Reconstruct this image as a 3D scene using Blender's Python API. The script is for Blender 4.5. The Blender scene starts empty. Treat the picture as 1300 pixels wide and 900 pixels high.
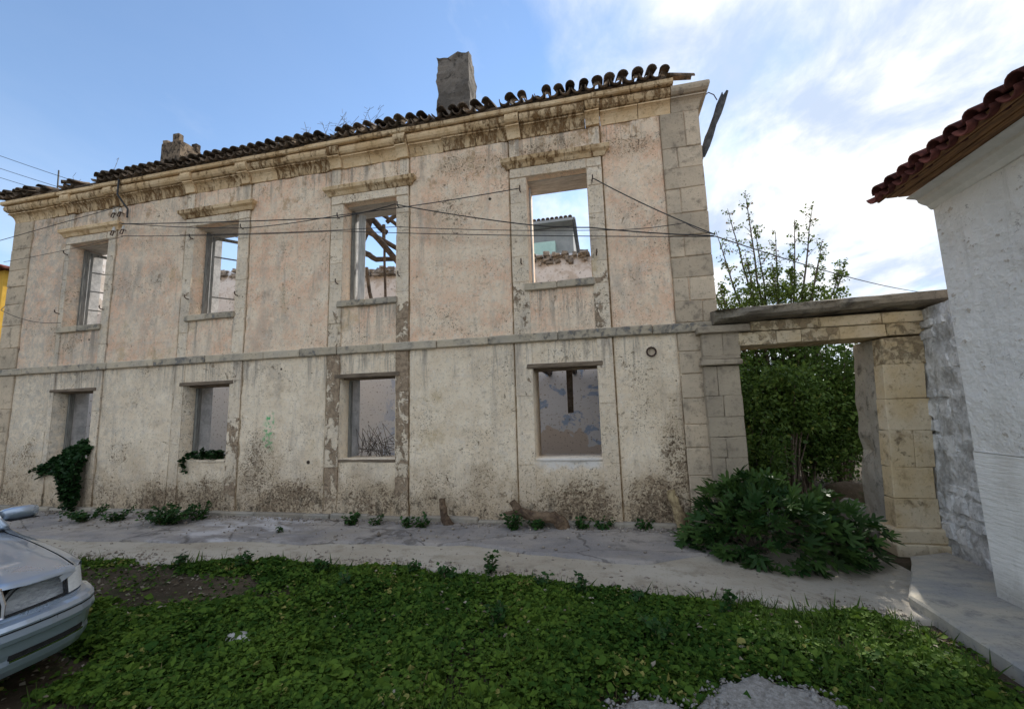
import bpy, math, random
import numpy as np
from mathutils import Vector, Matrix
random.seed(7); RNG = np.random.default_rng(11)
SC = bpy.context.scene; COL = SC.collection
U = 1.125
rad = math.radians

# ------------------------------------------------------------------ camera, sky, sun, exposure
cam_d = bpy.data.cameras.new('camera'); cam = bpy.data.objects.new('camera', cam_d); COL.objects.link(cam)
F, YAW, PIT, ROLL = 535.15, -0.215262, 0.130798, -0.029632
_fw = Vector((math.sin(YAW)*math.cos(PIT), math.cos(YAW)*math.cos(PIT), math.sin(PIT)))
_r0 = Vector((math.cos(YAW), -math.sin(YAW), 0)); _u0 = _r0.cross(_fw)
_r = math.cos(ROLL)*_r0 + math.sin(ROLL)*_u0; _u = -math.sin(ROLL)*_r0 + math.cos(ROLL)*_u0
M = Matrix((( _r.x, _u.x, -_fw.x, 0), (_r.y, _u.y, -_fw.y, -6.576), (_r.z, _u.z, -_fw.z, 1.8), (0, 0, 0, 1)))
cam.matrix_world = M
cam_d.sensor_width = 36; cam_d.lens = 36*F/1300; cam_d.clip_end = 2000; cam_d.clip_start = 0.05
SC.camera = cam
SUN_AZ, SUN_EL = 20.0, 35.0
SKY_STRENGTH, SUN_STRENGTH, EXPOSURE = 0.107, 2.4, 1.14
w = bpy.data.worlds.new('World'); SC.world = w; w.use_nodes = True
def build_world():
    nt = w.node_tree; N = nt.nodes; L = nt.links; N.clear()
    out = N.new('ShaderNodeOutputWorld'); bg = N.new('ShaderNodeBackground'); bg.inputs['Strength'].default_value = SKY_STRENGTH
    L.new(bg.outputs[0], out.inputs[0])
    sky = N.new('ShaderNodeTexSky'); sky.sky_type = 'NISHITA'; sky.sun_disc = False
    sky.sun_elevation = rad(SUN_EL); sky.sun_rotation = rad(SUN_AZ); sky.air_density = 1.0; sky.dust_density = 0.0; sky.ozone_density = 1.3
    tc = N.new('ShaderNodeTexCoord'); sep = N.new('ShaderNodeSeparateXYZ'); L.new(tc.outputs['Generated'], sep.inputs[0])
    def math_(op, a, b=None, c=None):
        n = N.new('ShaderNodeMath'); n.operation = op
        for i, x in enumerate((a, b, c)):
            if x is None: continue
            if isinstance(x, (int, float)): n.inputs[i].default_value = x
            else: L.new(x, n.inputs[i])
        return n.outputs[0]
    zz = math_('ADD', math_('MAXIMUM', sep.outputs[2], 0.0), 0.22)
    cb = N.new('ShaderNodeCombineXYZ'); L.new(math_('DIVIDE', sep.outputs[0], zz), cb.inputs[0]); L.new(math_('DIVIDE', sep.outputs[1], zz), cb.inputs[1])
    def noise(scale, det, rough, off, dist=0.0):
        mp = N.new('ShaderNodeMapping'); mp.inputs['Location'].default_value = off; mp.inputs['Rotation'].default_value = (0, 0, 0.6); mp.inputs['Scale'].default_value = (1.0, 0.7, 1.0); L.new(cb.outputs[0], mp.inputs[0])
        n = N.new('ShaderNodeTexNoise'); n.inputs['Scale'].default_value = scale; n.inputs['Detail'].default_value = det
        n.inputs['Roughness'].default_value = rough; n.inputs['Distortion'].default_value = dist; L.new(mp.outputs[0], n.inputs['Vector']); return n.outputs[0]
    def ramp(x, a, b, ca=0.0, cb_=1.0):
        n = N.new('ShaderNodeMapRange'); n.interpolation_type = 'SMOOTHSTEP'
        L.new(x, n.inputs[0]); n.inputs[1].default_value = a; n.inputs[2].default_value = b; n.inputs[3].default_value = ca; n.inputs[4].default_value = cb_
        return n.outputs[0]
    # open blue sky lies to the left (west); broken cloud covers the rest of the dome
    az = rad(-52); dirx, diry, dirz = math.sin(az)*math.cos(rad(38)), math.cos(az)*math.cos(rad(38)), math.sin(rad(38))
    dot = math_('ADD', math_('ADD', math_('MULTIPLY', sep.outputs[0], dirx), math_('MULTIPLY', sep.outputs[1], diry)), math_('MULTIPLY', sep.outputs[2], dirz))
    blue = ramp(dot, 0.40, 0.98)
    n1 = noise(2.3, 10, 0.60, (3.1, 1.7, 0.0), 0.25)
    cov = math_('SUBTRACT', math_('ADD', n1, 0.16), math_('MULTIPLY', blue, 0.36))
    sx, sy, sz = math.sin(rad(SUN_AZ))*math.cos(rad(SUN_EL)), math.cos(rad(SUN_AZ))*math.cos(rad(SUN_EL)), math.sin(rad(SUN_EL))
    sdot = math_('ADD', math_('ADD', math_('MULTIPLY', sep.outputs[0], sx), math_('MULTIPLY', sep.outputs[1], sy)), math_('MULTIPLY', sep.outputs[2], sz))
    cov = math_('ADD', cov, ramp(sdot, 0.80, 1.0, 0.0, 0.14))
    mask = ramp(cov, 0.36, 0.80)
    n2 = noise(3.0, 11, 0.60, (7.7, 4.0, 2.0), 0.3)
    shade = ramp(n2, 0.36, 0.62)
    mixc = N.new('ShaderNodeMix'); mixc.data_type = 'RGBA'; L.new(shade, mixc.inputs[0])
    k = 1.0/SKY_STRENGTH
    mixc.inputs[6].default_value = (0.30*k, 0.355*k, 0.45*k, 1); mixc.inputs[7].default_value = (0.565*k, 0.565*k, 0.56*k, 1)
    veil = math_('MAXIMUM', mask, ramp(sep.outputs[2], 0.0, 0.55, 0.36, 0.02))
    fin = N.new('ShaderNodeMix'); fin.data_type = 'RGBA'; L.new(veil, fin.inputs[0]); hs = N.new('ShaderNodeHueSaturation'); hs.inputs['Saturation'].default_value = 1.03; L.new(sky.outputs[0], hs.inputs['Color']); L.new(hs.outputs[0], fin.inputs[6]); L.new(mixc.outputs[2], fin.inputs[7])
    L.new(fin.outputs[2], bg.inputs['Color'])
build_world()
sun_d = bpy.data.lights.new('sun', 'SUN'); sun = bpy.data.objects.new('sun', sun_d); COL.objects.link(sun)
sun_d.energy = SUN_STRENGTH; sun_d.angle = rad(0.6); sun_d.color = (1.0, 0.95, 0.87)
sun.rotation_euler = (rad(90-SUN_EL), 0, rad(180-SUN_AZ)); sun.location = (6, 12, 30)
vs = SC.view_settings; vs.view_transform = 'Standard'; vs.look = 'None'; vs.exposure = EXPOSURE; vs.gamma = 1.0; vs.use_curve_mapping = False

# ------------------------------------------------------------------ helpers
def vnoise(x, y, seed=0):
    x = np.asarray(x, float); y = np.asarray(y, float)
    xi = np.floor(x).astype(np.int64); yi = np.floor(y).astype(np.int64); fx = x-xi; fy = y-yi
    fx = fx*fx*(3-2*fx); fy = fy*fy*(3-2*fy)
    def h(a, b):
        n = (a*374761393 + b*668265263 + seed*1442695041) & 0x7fffffff
        n = ((n ^ (n >> 13))*1274126177) & 0x7fffffff
        return ((n ^ (n >> 16)) & 0xffff)/65535.0
    return (h(xi, yi)*(1-fx)+h(xi+1, yi)*fx)*(1-fy)+(h(xi, yi+1)*(1-fx)+h(xi+1, yi+1)*fx)*fy
def fbm(x, y, o=4, seed=0):
    s = 0; a = 0.5; t = 0
    for i in range(o): s = s + a*vnoise(x*2**i, y*2**i, seed+i*17); t += a; a *= 0.5
    return s/t
def sstep(a, b, x):
    t = np.clip((np.asarray(x, float)-a)/(b-a), 0, 1); return t*t*(3-2*t)
def tag(o, label=None, cat=None, group=None, kind=None):
    if label: o['label'] = label
    if cat: o['category'] = cat
    if group: o['group'] = group
    if kind: o['kind'] = kind
    return o
def thing(name, label, cat, loc=(0, 0, 0), rz=0.0, group=None):
    o = bpy.data.objects.new(name, None); COL.objects.link(o); o.location = loc; o.rotation_euler = (0, 0, rz); o.empty_display_size = 0.2
    return tag(o, label, cat, group)
def link(name, me, parent=None, kind=None):
    o = bpy.data.objects.new(name, me); COL.objects.link(o)
    if parent is not None: o.parent = parent
    if kind: o['kind'] = kind
    return o
def npmesh(name, V, Fc, mat=None, smooth=False, var=None):
    """V (n,3); Fc (m,k) equal sized faces"""
    me = bpy.data.meshes.new(name); V = np.asarray(V, np.float32); Fc = np.asarray(Fc, np.int32); k = Fc.shape[1]
    me.vertices.add(len(V)); me.vertices.foreach_set('co', V.ravel())
    me.loops.add(Fc.size); me.loops.foreach_set('vertex_index', Fc.ravel())
    me.polygons.add(len(Fc)); me.polygons.foreach_set('loop_start', np.arange(0, Fc.size, k, dtype=np.int32)); me.polygons.foreach_set('loop_total', np.full(len(Fc), k, np.int32))
    if smooth: me.polygons.foreach_set('use_smooth', np.ones(len(Fc), bool))
    if var is not None:
        a = me.attributes.new('tint', 'FLOAT', 'POINT'); a.data.foreach_set('value', np.asarray(var, np.float32))
    me.update(calc_edges=True); me.validate()
    if mat: me.materials.append(mat)
    return me
class MB:
    def __init__(s): s.v = []; s.f = []
    def add(s, vs_, fs):
        n = len(s.v); s.v += [tuple(p) for p in vs_]; s.f += [tuple(i+n for i in f) for f in fs]; return s
    def box(s, x0, x1, y0, y1, z0, z1, ch=0.0, jit=0.0):
        """box; with ch the edges of every face are chamfered"""
        if ch <= 0:
            P = [(x0,y0,z0),(x1,y0,z0),(x1,y1,z0),(x0,y1,z0),(x0,y0,z1),(x1,y0,z1),(x1,y1,z1),(x0,y1,z1)]
            if jit: P = [tuple(c+random.uniform(-jit, jit) for c in p) for p in P]
            return s.add(P, [(3,2,1,0),(4,5,6,7),(0,1,5,4),(1,2,6,5),(2,3,7,6),(3,0,4,7)])
        P = []; idx = {}
        for ix in (0, 1):
            for iy in (0, 1):
                for iz in (0, 1):
                    j = [random.uniform(-jit, jit) for _ in range(3)]
                    for ax in range(3):
                        c = [(x0, x1)[ix], (y0, y1)[iy], (z0, z1)[iz]]
                        sg = [(1, -1)[ix], (1, -1)[iy], (1, -1)[iz]]
                        for q in range(3):
                            if q != ax: c[q] += sg[q]*ch
                        idx[(ix, iy, iz, ax)] = len(P); P.append(tuple(c[q]+j[q] for q in range(3)))
        fs = []
        for ax in range(3):
            o = [q for q in range(3) if q != ax]
            for sd in (0, 1):
                quad = []
                for a, b in ((0,0),(1,0),(1,1),(0,1)):
                    k = [0,0,0]; k[ax] = sd; k[o[0]] = a; k[o[1]] = b; quad.append(idx[(*k, ax)])
                flip = (sd == 0) != (ax == 1)
                fs.append(tuple(quad[::-1]) if flip else tuple(quad))
        for ax in range(3):          # edges running along axis ax
            o = [q for q in range(3) if q != ax]
            for a in (0, 1):
                for b in (0, 1):
                    k0 = [0,0,0]; k0[o[0]] = a; k0[o[1]] = b; k1 = list(k0); k1[ax] = 1
                    fs.append((idx[(*k0, o[0])], idx[(*k1, o[0])], idx[(*k1, o[1])], idx[(*k0, o[1])]))
        for ix in (0, 1):
            for iy in (0, 1):
                for iz in (0, 1): fs.append(tuple(idx[(ix, iy, iz, q)] for q in range(3)))
        return s.add(P, fs)
    def tube(s, pts, r, seg=6, cap=True):
        pts = [Vector(p) for p in pts]; n = len(pts); rr = r if isinstance(r, (list, tuple)) else [r]*n
        base = len(s.v); up = Vector((0, 0, 1)); prev = None
        for i, p in enumerate(pts):
            t = (pts[min(i+1, n-1)]-pts[max(i-1, 0)]).normalized()
            if prev is None:
                a = t.cross(up)
                if a.length < 0.05: a = t.cross(Vector((1, 0, 0)))
            else: a = prev - t*prev.dot(t)
            a.normalize(); prev = a; b = t.cross(a)
            for k in range(seg):
                th = 2*math.pi*k/seg; q = p+rr[i]*(math.cos(th)*a+math.sin(th)*b); s.v.append(tuple(q))
        for i in range(n-1):
            for k in range(seg):
                a0 = base+i*seg+k; a1 = base+i*seg+(k+1) % seg; s.f.append((a0, a1, a1+seg, a0+seg))
        if cap:
            s.f.append(tuple(base+k for k in range(seg))[::-1]); s.f.append(tuple(base+(n-1)*seg+k for k in range(seg)))
        return s
    def sweep(s, prof, path, caps=True):
        """prof: list of (out, z); path: list of (x, y) with outward on the right-hand side; mitred"""
        n = len(path); m = len(prof); base = len(s.v)
        for i, p in enumerate(path):
            def nrm(a, b):
                d = Vector((b[0]-a[0], b[1]-a[1])); d.normalize(); return Vector((d.y, -d.x))
            if i == 0: nn = nrm(path[0], path[1]); k = 1
            elif i == n-1: nn = nrm(path[-2], path[-1]); k = 1
            else:
                a = nrm(path[i-1], p); b = nrm(p, path[i+1]); nn = (a+b).normalized(); k = 1/max(0.3, nn.dot(a))
            for o, z in prof: s.v.append((p[0]+nn.x*o*k, p[1]+nn.y*o*k, z))
        for i in range(n-1):
            for j in range(m):
                a = base+i*m+j; b = base+i*m+(j+1) % m; s.f.append((a, b, b+m, a+m))
        if caps: s.f.append(tuple(base+j for j in range(m))); s.f.append(tuple(base+(n-1)*m+j for j in range(m))[::-1])
        return s
    def mesh(s, name, mat, smooth=False):
        me = bpy.data.meshes.new(name); me.from_pydata(s.v, [], s.f); me.update()
        if smooth: me.polygons.foreach_set('use_smooth', [True]*len(me.polygons))
        if mat: me.materials.append(mat)
        import bmesh
        bm = bmesh.new(); bm.from_mesh(me); bmesh.ops.recalc_face_normals(bm, faces=bm.faces); bm.to_mesh(me); bm.free()
        return me
    def build(s, name, mat, parent=None, smooth=False, kind=None): return link(name, s.mesh(name, mat, smooth), parent, kind)

# ------------------------------------------------------------------ materials
class NT:
    def __init__(s, name):
        s.m = bpy.data.materials.new(name); s.m.use_nodes = True; s.nt = s.m.node_tree; s.N = s.nt.nodes; s.L = s.nt.links
        s.b = s.N['Principled BSDF']; s.out = s.N['Material Output']; s.tc = s.N.new('ShaderNodeTexCoord'); s.P = s.tc.outputs['Object']
    def set(s, sock, x):
        if hasattr(x, 'is_linked') or isinstance(x, bpy.types.NodeSocket): s.L.new(x, sock)
        else: sock.default_value = x
    def xyz(s): n = s.N.new('ShaderNodeSeparateXYZ'); s.L.new(s.P, n.inputs[0]); return n.outputs
    def map(s, sc=(1,1,1), loc=(0,0,0), src=None):
        n = s.N.new('ShaderNodeMapping'); n.inputs['Scale'].default_value = sc; n.inputs['Location'].default_value = loc; s.L.new(src or s.P, n.inputs[0]); return n.outputs[0]
    def noise(s, scale, det=4, rough=0.55, vec=None, dist=0.0):
        n = s.N.new('ShaderNodeTexNoise'); n.inputs['Scale'].default_value = scale; n.inputs['Detail'].default_value = det
        n.inputs['Roughness'].default_value = rough; n.inputs['Distortion'].default_value = dist; s.L.new(vec or s.P, n.inputs['Vector']); return n.outputs[0]
    def voro(s, scale, feat='F1', vec=None, rnd=1.0):
        n = s.N.new('ShaderNodeTexVoronoi'); n.feature = feat; n.inputs['Scale'].default_value = scale; n.inputs['Randomness'].default_value = rnd; s.L.new(vec or s.P, n.inputs['Vector']); return n.outputs['Distance']
    def math(s, op, a, b=0.0, c=0.0):
        n = s.N.new('ShaderNodeMath'); n.operation = op; s.set(n.inputs[0], a); s.set(n.inputs[1], b); s.set(n.inputs[2], c); return n.outputs[0]
    def ramp(s, x, a, b, lo=0.0, hi=1.0):
        n = s.N.new('ShaderNodeMapRange'); n.interpolation_type = 'SMOOTHSTEP'; s.set(n.inputs[0], x); s.set(n.inputs[1], a); s.set(n.inputs[2], b); s.set(n.inputs[3], lo); s.set(n.inputs[4], hi); return n.outputs[0]
    def mix(s, f, a, b, mode='MIX'):
        n = s.N.new('ShaderNodeMix'); n.data_type = 'RGBA'; n.blend_type = mode; s.set(n.inputs[0], f)
        for k, x in ((6, a), (7, b)): s.set(n.inputs[k], x if isinstance(x, bpy.types.NodeSocket) else (*x, 1))
        return n.outputs[2]
    def rnd(s): n = s.N.new('ShaderNodeObjectInfo'); return n.outputs['Random']
    def attr(s, nm): n = s.N.new('ShaderNodeAttribute'); n.attribute_name = nm; return n.outputs['Fac']
    def bump(s, h, st=0.3, d=0.02, prev=None):
        n = s.N.new('ShaderNodeBump'); n.inputs['Strength'].default_value = st; n.inputs['Distance'].default_value = d; s.L.new(h, n.inputs['Height'])
        if prev: s.L.new(prev, n.inputs['Normal'])
        return n.outputs[0]
    def done(s, col, rough=0.9, nrm=None, spec=0.3, metal=0.0):
        s.set(s.b.inputs['Base Color'], col if isinstance(col, bpy.types.NodeSocket) else (*col, 1)); s.set(s.b.inputs['Roughness'], rough)
        s.b.inputs['Specular IOR Level'].default_value = spec; s.b.inputs['Metallic'].default_value = metal
        if nrm: s.L.new(nrm, s.b.inputs['Normal'])
        return s.m

def mat_plaster(name='old_plaster', strip=False):
    t = NT(name); X, Y, Z = t.xyz()
    big = t.noise(0.55, 5, 0.6); mid = t.noise(2.3, 8, 0.66); med = t.noise(6.5, 8, 0.7); fine = t.noise(17, 8, 0.72); grit = t.noise(70, 5, 0.75)
    strk = t.noise(1.0, 9, 0.72, t.map((4.2, 1, 0.75)), 0.6)
    up = t.ramp(Z, 2.75, 3.05)                                    # the upper storey was painted pink
    pink = t.mix(t.ramp(mid, 0.36, 0.62), (0.85, 0.55, 0.365), (0.88, 0.695, 0.505))
    crm = t.mix(t.ramp(mid, 0.38, 0.62), (0.80, 0.655, 0.475), (0.89, 0.755, 0.57))
    if strip: c = t.mix(t.ramp(mid, 0.36, 0.62), (0.83, 0.70, 0.53), (0.78, 0.645, 0.475))
    else: c = t.mix(t.math('MULTIPLY', up, t.ramp(big, 0.3, 0.6, 0.35, 1.0)), crm, pink)
    c = t.mix(t.ramp(med, 0.50, 0.66, 0, 0.55), c, (0.74, 0.655, 0.54))                                   # pale lime blooms
    c = t.mix(t.ramp(fine, 0.52, 0.64, 0, 0.5), c, (0.42, 0.33, 0.23)); c = t.mix(t.ramp(t.noise(20, 8, 0.72, t.map((1, 1, 1), (3, 3, 7))), 0.53, 0.64, 0, 0.65), c, (0.86, 0.77, 0.64)); c = t.mix(t.ramp(grit, 0.54, 0.66, 0, 0.3), c, (0.36, 0.29, 0.22))
    c = t.mix(t.math('MULTIPLY', t.ramp(strk, 0.50, 0.70), t.ramp(big, 0.35, 0.6, 0.15, 0.65)), c, (0.42, 0.355, 0.285))  # rain streaks
    c = t.mix(t.math('MULTIPLY', t.ramp(t.noise(2.6, 9, 0.72, t.map((1.3, 1, 0.8), (9, 0, 4))), 0.53, 0.62), t.ramp(Z, 5.0, 6.3, 0.0, 0.8)), c, (0.40, 0.255, 0.135))  # rust stains below cornice
    c = t.mix(t.ramp(t.noise(0.9, 9, 0.74, t.map((1, 1, 0.6), (6, 5, 3))), 0.54, 0.66, 0, 0.5), c, (0.47, 0.40, 0.325))   # grey-brown soot clouds
    c = t.mix(t.ramp(t.noise(1.1, 8, 0.72, t.map((1, 1, 0.8), (2, 5, 1))), 0.58, 0.70, 0, 0.55), c, (0.50, 0.36, 0.17))  # ochre blotches
    far = t.ramp(X, -12.8, -6.0, 1.0, 0.0)
    c = t.mix(t.math('MULTIPLY', far, t.ramp(med, 0.40, 0.62, 0.15, 0.6)), c, (0.40, 0.37, 0.325))     # greyer, more weathered end
    foot = t.ramp(t.math('ADD', Z, t.math('MULTIPLY', mid, 1.0)), 0.65, 1.75, 1.0, 0.0)               # damp foot of the wall
    c = t.mix(t.math('MULTIPLY', foot, 0.62), c, (0.42, 0.315, 0.20))
    # runs of dirt below the upper sills and the window cornices
    run = None
    for b_ in BAYS:
        for z1_, dep, w0, w1 in ((UP0-0.12, 1.1, b_[1]-0.1, b_[2]+0.1), (Z_BAND0, 1.0, b_[0]-0.5, b_[3]+0.5), (5.676*U, 0.75, b_[0]-0.8, b_[3]+0.8)):
            q = t.math('MULTIPLY', t.math('MULTIPLY', t.ramp(X, w0, w0+0.15), t.ramp(X, w1-0.15, w1, 1, 0)), t.math('MULTIPLY', t.ramp(Z, z1_-dep, z1_, 0, 1), t.ramp(Z, z1_, z1_+0.01, 1, 0))); run = q if run is None else t.math('MAXIMUM', run, q)
    c = t.mix(t.math('MULTIPLY', run, t.ramp(t.noise(1.0, 9, 0.74, t.map((9, 1, 0.7), (2, 0, 5)), 0.5), 0.46, 0.64, 0, 0.85)), c, (0.31, 0.27, 0.225))
    # lost skim: small pits and flakes in clusters, thicker towards the ground
    clus = t.noise(1.5, 6, 0.6, t.map((1, 1, 1), (4, 0, 9)))
    zz = t.ramp(t.math('ADD', Z, t.math('MULTIPLY', clus, 1.3)), 0.45, 1.75, 0.085, 0.0)
    worn = None
    for bx, bz, rx, rz_, k_ in ((0.98, 1.25, .24, .85, 1), (.62, .42, .42, .42, 1.2), (-.42, .36, .48, .36, 1.1), (-2.0, .75, .22, .35, .6), (-6.1, .95, .5, .55, .8), (-5.5, .38, .7, .32, 1.1), (-8.3, .33, .8, .3, .9), (-7.2, .42, .45, .34, 1.0), (-3.75, .42, .5, .28, .9),
                              (.55, 5.95, .5, .22, .8), (-2.2, 6.1, .6, .22, .8), (-.6, 6.15, .6, .2, .9), (-12.0, .8, .6, .6, .7), (-9.2, 1.1, .5, .3, .5), (.7, 2.0, .3, .5, .45), (-2.6, 5.0, .35, .5, .35), (-11.2, 3.6, .5, .5, .5)):
        q = t.math('ADD', t.math('POWER', t.math('DIVIDE', t.math('SUBTRACT', X, bx), rx), 2.0), t.math('POWER', t.math('DIVIDE', t.math('SUBTRACT', Z, bz), rz_), 2.0))
        q = t.ramp(t.math('ADD', q, t.math('MULTIPLY', t.math('SUBTRACT', med, 0.5), 2.2)), 0.1, 1.5, k_, 0.0); worn = q if worn is None else t.math('MAXIMUM', worn, q)
    c = t.mix(t.math('MULTIPLY', worn, 0.38), c, t.mix(t.ramp(med, 0.4, 0.6), (0.33, 0.235, 0.14), (0.47, 0.36, 0.22)))
    zz = t.math('ADD', zz, t.math('MULTIPLY', worn, 0.075))
    cl = t.math('ADD', zz, t.math('MULTIPLY', t.math('SUBTRACT', clus, 0.5), 0.34))
    pn = t.noise(24, 9, 0.70, None, 0.5); pit = t.ramp(t.math('ADD', pn, cl), 0.635, 0.675)
    p2 = t.ramp(t.math('ADD', t.noise(48, 5, 0.65), t.math('MULTIPLY', cl, 0.7)), 0.605, 0.655)
    fl = t.ramp(t.math('ADD', t.noise(7.5, 9, 0.7, None, 0.6), t.math('MULTIPLY', cl, 0.9)), 0.645, 0.675)      # larger flakes
    brown = t.mix(t.ramp(fine, 0.4, 0.6), (0.13, 0.09, 0.06), (0.33, 0.245, 0.16))
    c = t.mix(t.math('MULTIPLY', p2, 0.8), c, (0.235, 0.175, 0.12))
    c = t.mix(t.math('MULTIPLY', fl, 0.85), c, t.mix(fine, (0.27, 0.195, 0.125), (0.42, 0.325, 0.22)))
    c = t.mix(pit, c, brown)
    hole = t.ramp(t.math('ADD', t.voro(0.95, 'F1', None, 1.0), t.math('MULTIPLY', t.math('SUBTRACT', fine, 0.5), 0.03)), 0.030, 0.042, 1.0, 0.0)
    c = t.mix(hole, c, (0.06, 0.045, 0.035))
    lime = t.math('MULTIPLY', t.math('MULTIPLY', t.ramp(X, -1.15, -0.95), t.ramp(X, -0.2, -0.05, 1, 0)), t.ramp(t.math('ADD', Z, t.math('MULTIPLY', t.math('SUBTRACT', med, 0.5), 0.5)), 0.84, 0.98)); c = t.mix(t.math('MULTIPLY', lime, t.ramp(Z, 1.04, 1.06, 0.8, 0)), c, (0.78, 0.75, 0.71))
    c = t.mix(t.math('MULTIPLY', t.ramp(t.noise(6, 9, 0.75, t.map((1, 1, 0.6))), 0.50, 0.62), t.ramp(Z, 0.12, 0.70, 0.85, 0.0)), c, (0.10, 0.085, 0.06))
    hpeel = 0.0
    if strip:   # where the whitewash has come off the stone, chiefly round the third window
        def band(x0, x1, z0, z1, e=0.05): return t.math('MULTIPLY', t.math('MULTIPLY', t.ramp(X, x0-e, x0+e), t.ramp(X, x1-e, x1+e, 1, 0)), t.math('MULTIPLY', t.ramp(Z, z0-0.2, z0+0.2), t.ramp(Z, z1-0.2, z1+0.2, 1, 0)))
        area = t.math('MAXIMUM', t.math('MAXIMUM', band(-4.9, -3.1, 0.4, 3.7), t.math('MULTIPLY', band(-6.9, -6.5, 0.4, 1.8), 0.9)), t.math('MAXIMUM', t.math('MULTIPLY', band(-1.5, 0.2, 2.9, 3.9), 0.85), band(-0.2, 0.3, 3.0, 3.5)))
        pk = t.ramp(t.math('ADD', t.math('ADD', t.noise(5.5, 10, 0.74, t.map((1, 1, 0.8)), 0.5), t.math('MULTIPLY', t.math('SUBTRACT', t.rnd(), 0.5), 0.14)), t.math('MULTIPLY', area, 0.20)), 0.665, 0.685)
        c = t.mix(pk, c, t.mix(t.ramp(fine, 0.38, 0.62), (0.235, 0.175, 0.12), (0.40, 0.30, 0.205))); hpeel = t.math('MULTIPLY', pk, 0.5)
        hs = t.N.new('ShaderNodeHueSaturation'); t.set(hs.inputs['Value'], t.ramp(t.rnd(), 0, 1, 0.93, 1.05)); t.L.new(c, hs.inputs['Color']); c = hs.outputs[0]
    else:
        seam = None
        g = t.math('MULTIPLY', t.ramp(t.math('ABSOLUTE', t.math('ADD', X, t.math('ADD', 5.85, t.math('MULTIPLY', strk, 0.25)))), 0.02, 0.17, 1, 0), t.math('MULTIPLY', t.ramp(Z, 1.15, 1.4), t.ramp(Z, 1.75, 1.95, 1, 0)))
        c = t.mix(t.math('MULTIPLY', g, t.ramp(t.noise(11, 3), 0.45, 0.62, 0, 0.95)), c, (0.06, 0.44, 0.15))      # sprayed green paint
        for b_ in BAYS:     # ochre dirt collected in the seams beside the stone strips
            for gx in (b_[0], b_[3]): 
                q = t.ramp(t.math('ABSOLUTE', t.math('SUBTRACT', X, gx)), 0.006, 0.022, 1, 0); seam = q if seam is None else t.math('MAXIMUM', seam, q)
        c = t.mix(t.math('MULTIPLY', seam, t.ramp(med, 0.35, 0.55, 0.35, 0.9)), c, (0.30, 0.20, 0.10))
    h = t.math('SUBTRACT', t.math('ADD', t.math('MULTIPLY', med, 0.7), t.math('ADD', t.math('MULTIPLY', fine, 0.4), t.math('MULTIPLY', grit, 0.2))), t.math('ADD', hpeel, t.math('ADD', t.math('MULTIPLY', fl, 0.35), t.math('ADD', t.math('MULTIPLY', pit, 0.5), t.math('MULTIPLY', p2, 0.3)))))
    return t.done(c, 0.95, t.bump(h, 0.75, 0.03), 0.15)

def mat_stone(name, base, dark, stain, peel=None, peel_amt=0.0, lich=0.5, var=0.18, pstretch=(1, 1, 1)):
    t = NT(name); X, Y, Z = t.xyz()
    r = t.rnd(); big = t.noise(1.7, 5, 0.6); mid = t.noise(6, 6, 0.65); fine = t.noise(28, 6, 0.7)
    c = t.mix(t.ramp(big, 0.35, 0.65), base, stain)
    c = t.mix(t.ramp(mid, 0.5, 0.72, 0, lich), c, dark)
    c = t.mix(t.ramp(fine, 0.56, 0.70, 0, 0.65), c, tuple(x*0.5 for x in dark))
    if peel:
        thr = t.ramp(r, 0, 1, 0.56-peel_amt, 0.70-peel_amt*0.4)
        pn = t.noise(9.0, 10, 0.76, t.map(pstretch), 0.4); pk = t.ramp(t.math('SUBTRACT', pn, thr), -0.02, 0.09)
        c = t.mix(pk, c, t.mix(fine, tuple(x*0.75 for x in peel), peel)); h0 = t.math('MULTIPLY', pk, -0.35)
    else: h0 = 0.0
    val = t.ramp(r, 0, 1, 1-var, 1+var*0.5)
    n = t.N.new('ShaderNodeHueSaturation'); t.set(n.inputs['Value'], val); t.L.new(c, n.inputs['Color']); c = n.outputs[0]
    h = t.math('ADD', t.math('ADD', t.math('MULTIPLY', mid, 0.6), t.math('MULTIPLY', fine, 0.35)), h0)
    return t.done(c, 0.93, t.bump(h, 0.8, 0.04), 0.15)

def mat_simple(name, a, b, scale=8, rough=0.8, bump=0.3, bd=0.01, metal=0.0, spec=0.3, var=0.0, stretch=(1,1,1)):
    t = NT(name); v = t.map(stretch); n = t.noise(scale, 6, 0.65, v); f = t.noise(scale*5, 4, 0.6, v)
    c = t.mix(t.ramp(t.math('ADD', t.math('MULTIPLY', n, 0.7), t.math('MULTIPLY', f, 0.3)), 0.36, 0.64), a, b)
    if var:
        hs = t.N.new('ShaderNodeHueSaturation'); t.set(hs.inputs['Value'], t.ramp(t.rnd(), 0, 1, 1-var, 1+var)); t.L.new(c, hs.inputs['Color']); c = hs.outputs[0]
    return t.done(c, rough, t.bump(t.math('ADD', n, t.math('MULTIPLY', f, 0.4)), bump, bd), spec, metal)

def mat_leaf(name, a, b, c3=None, rough=0.55, trans=0.25):
    t = NT(name); v = t.attr('tint'); c = t.mix(v, a, b)
    if c3: c = t.mix(t.ramp(v, 0.93, 0.98), c, c3)
    t.done(c, rough, None, 0.18)
    tr = t.N.new('ShaderNodeBsdfTranslucent'); t.L.new(c, tr.inputs[0]); ms = t.N.new('ShaderNodeMixShader'); ms.inputs[0].default_value = trans
    t.L.new(t.b.outputs[0], ms.inputs[1]); t.L.new(tr.outputs[0], ms.inputs[2]); t.L.new(ms.outputs[0], t.out.inputs[0]); return t.m

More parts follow.
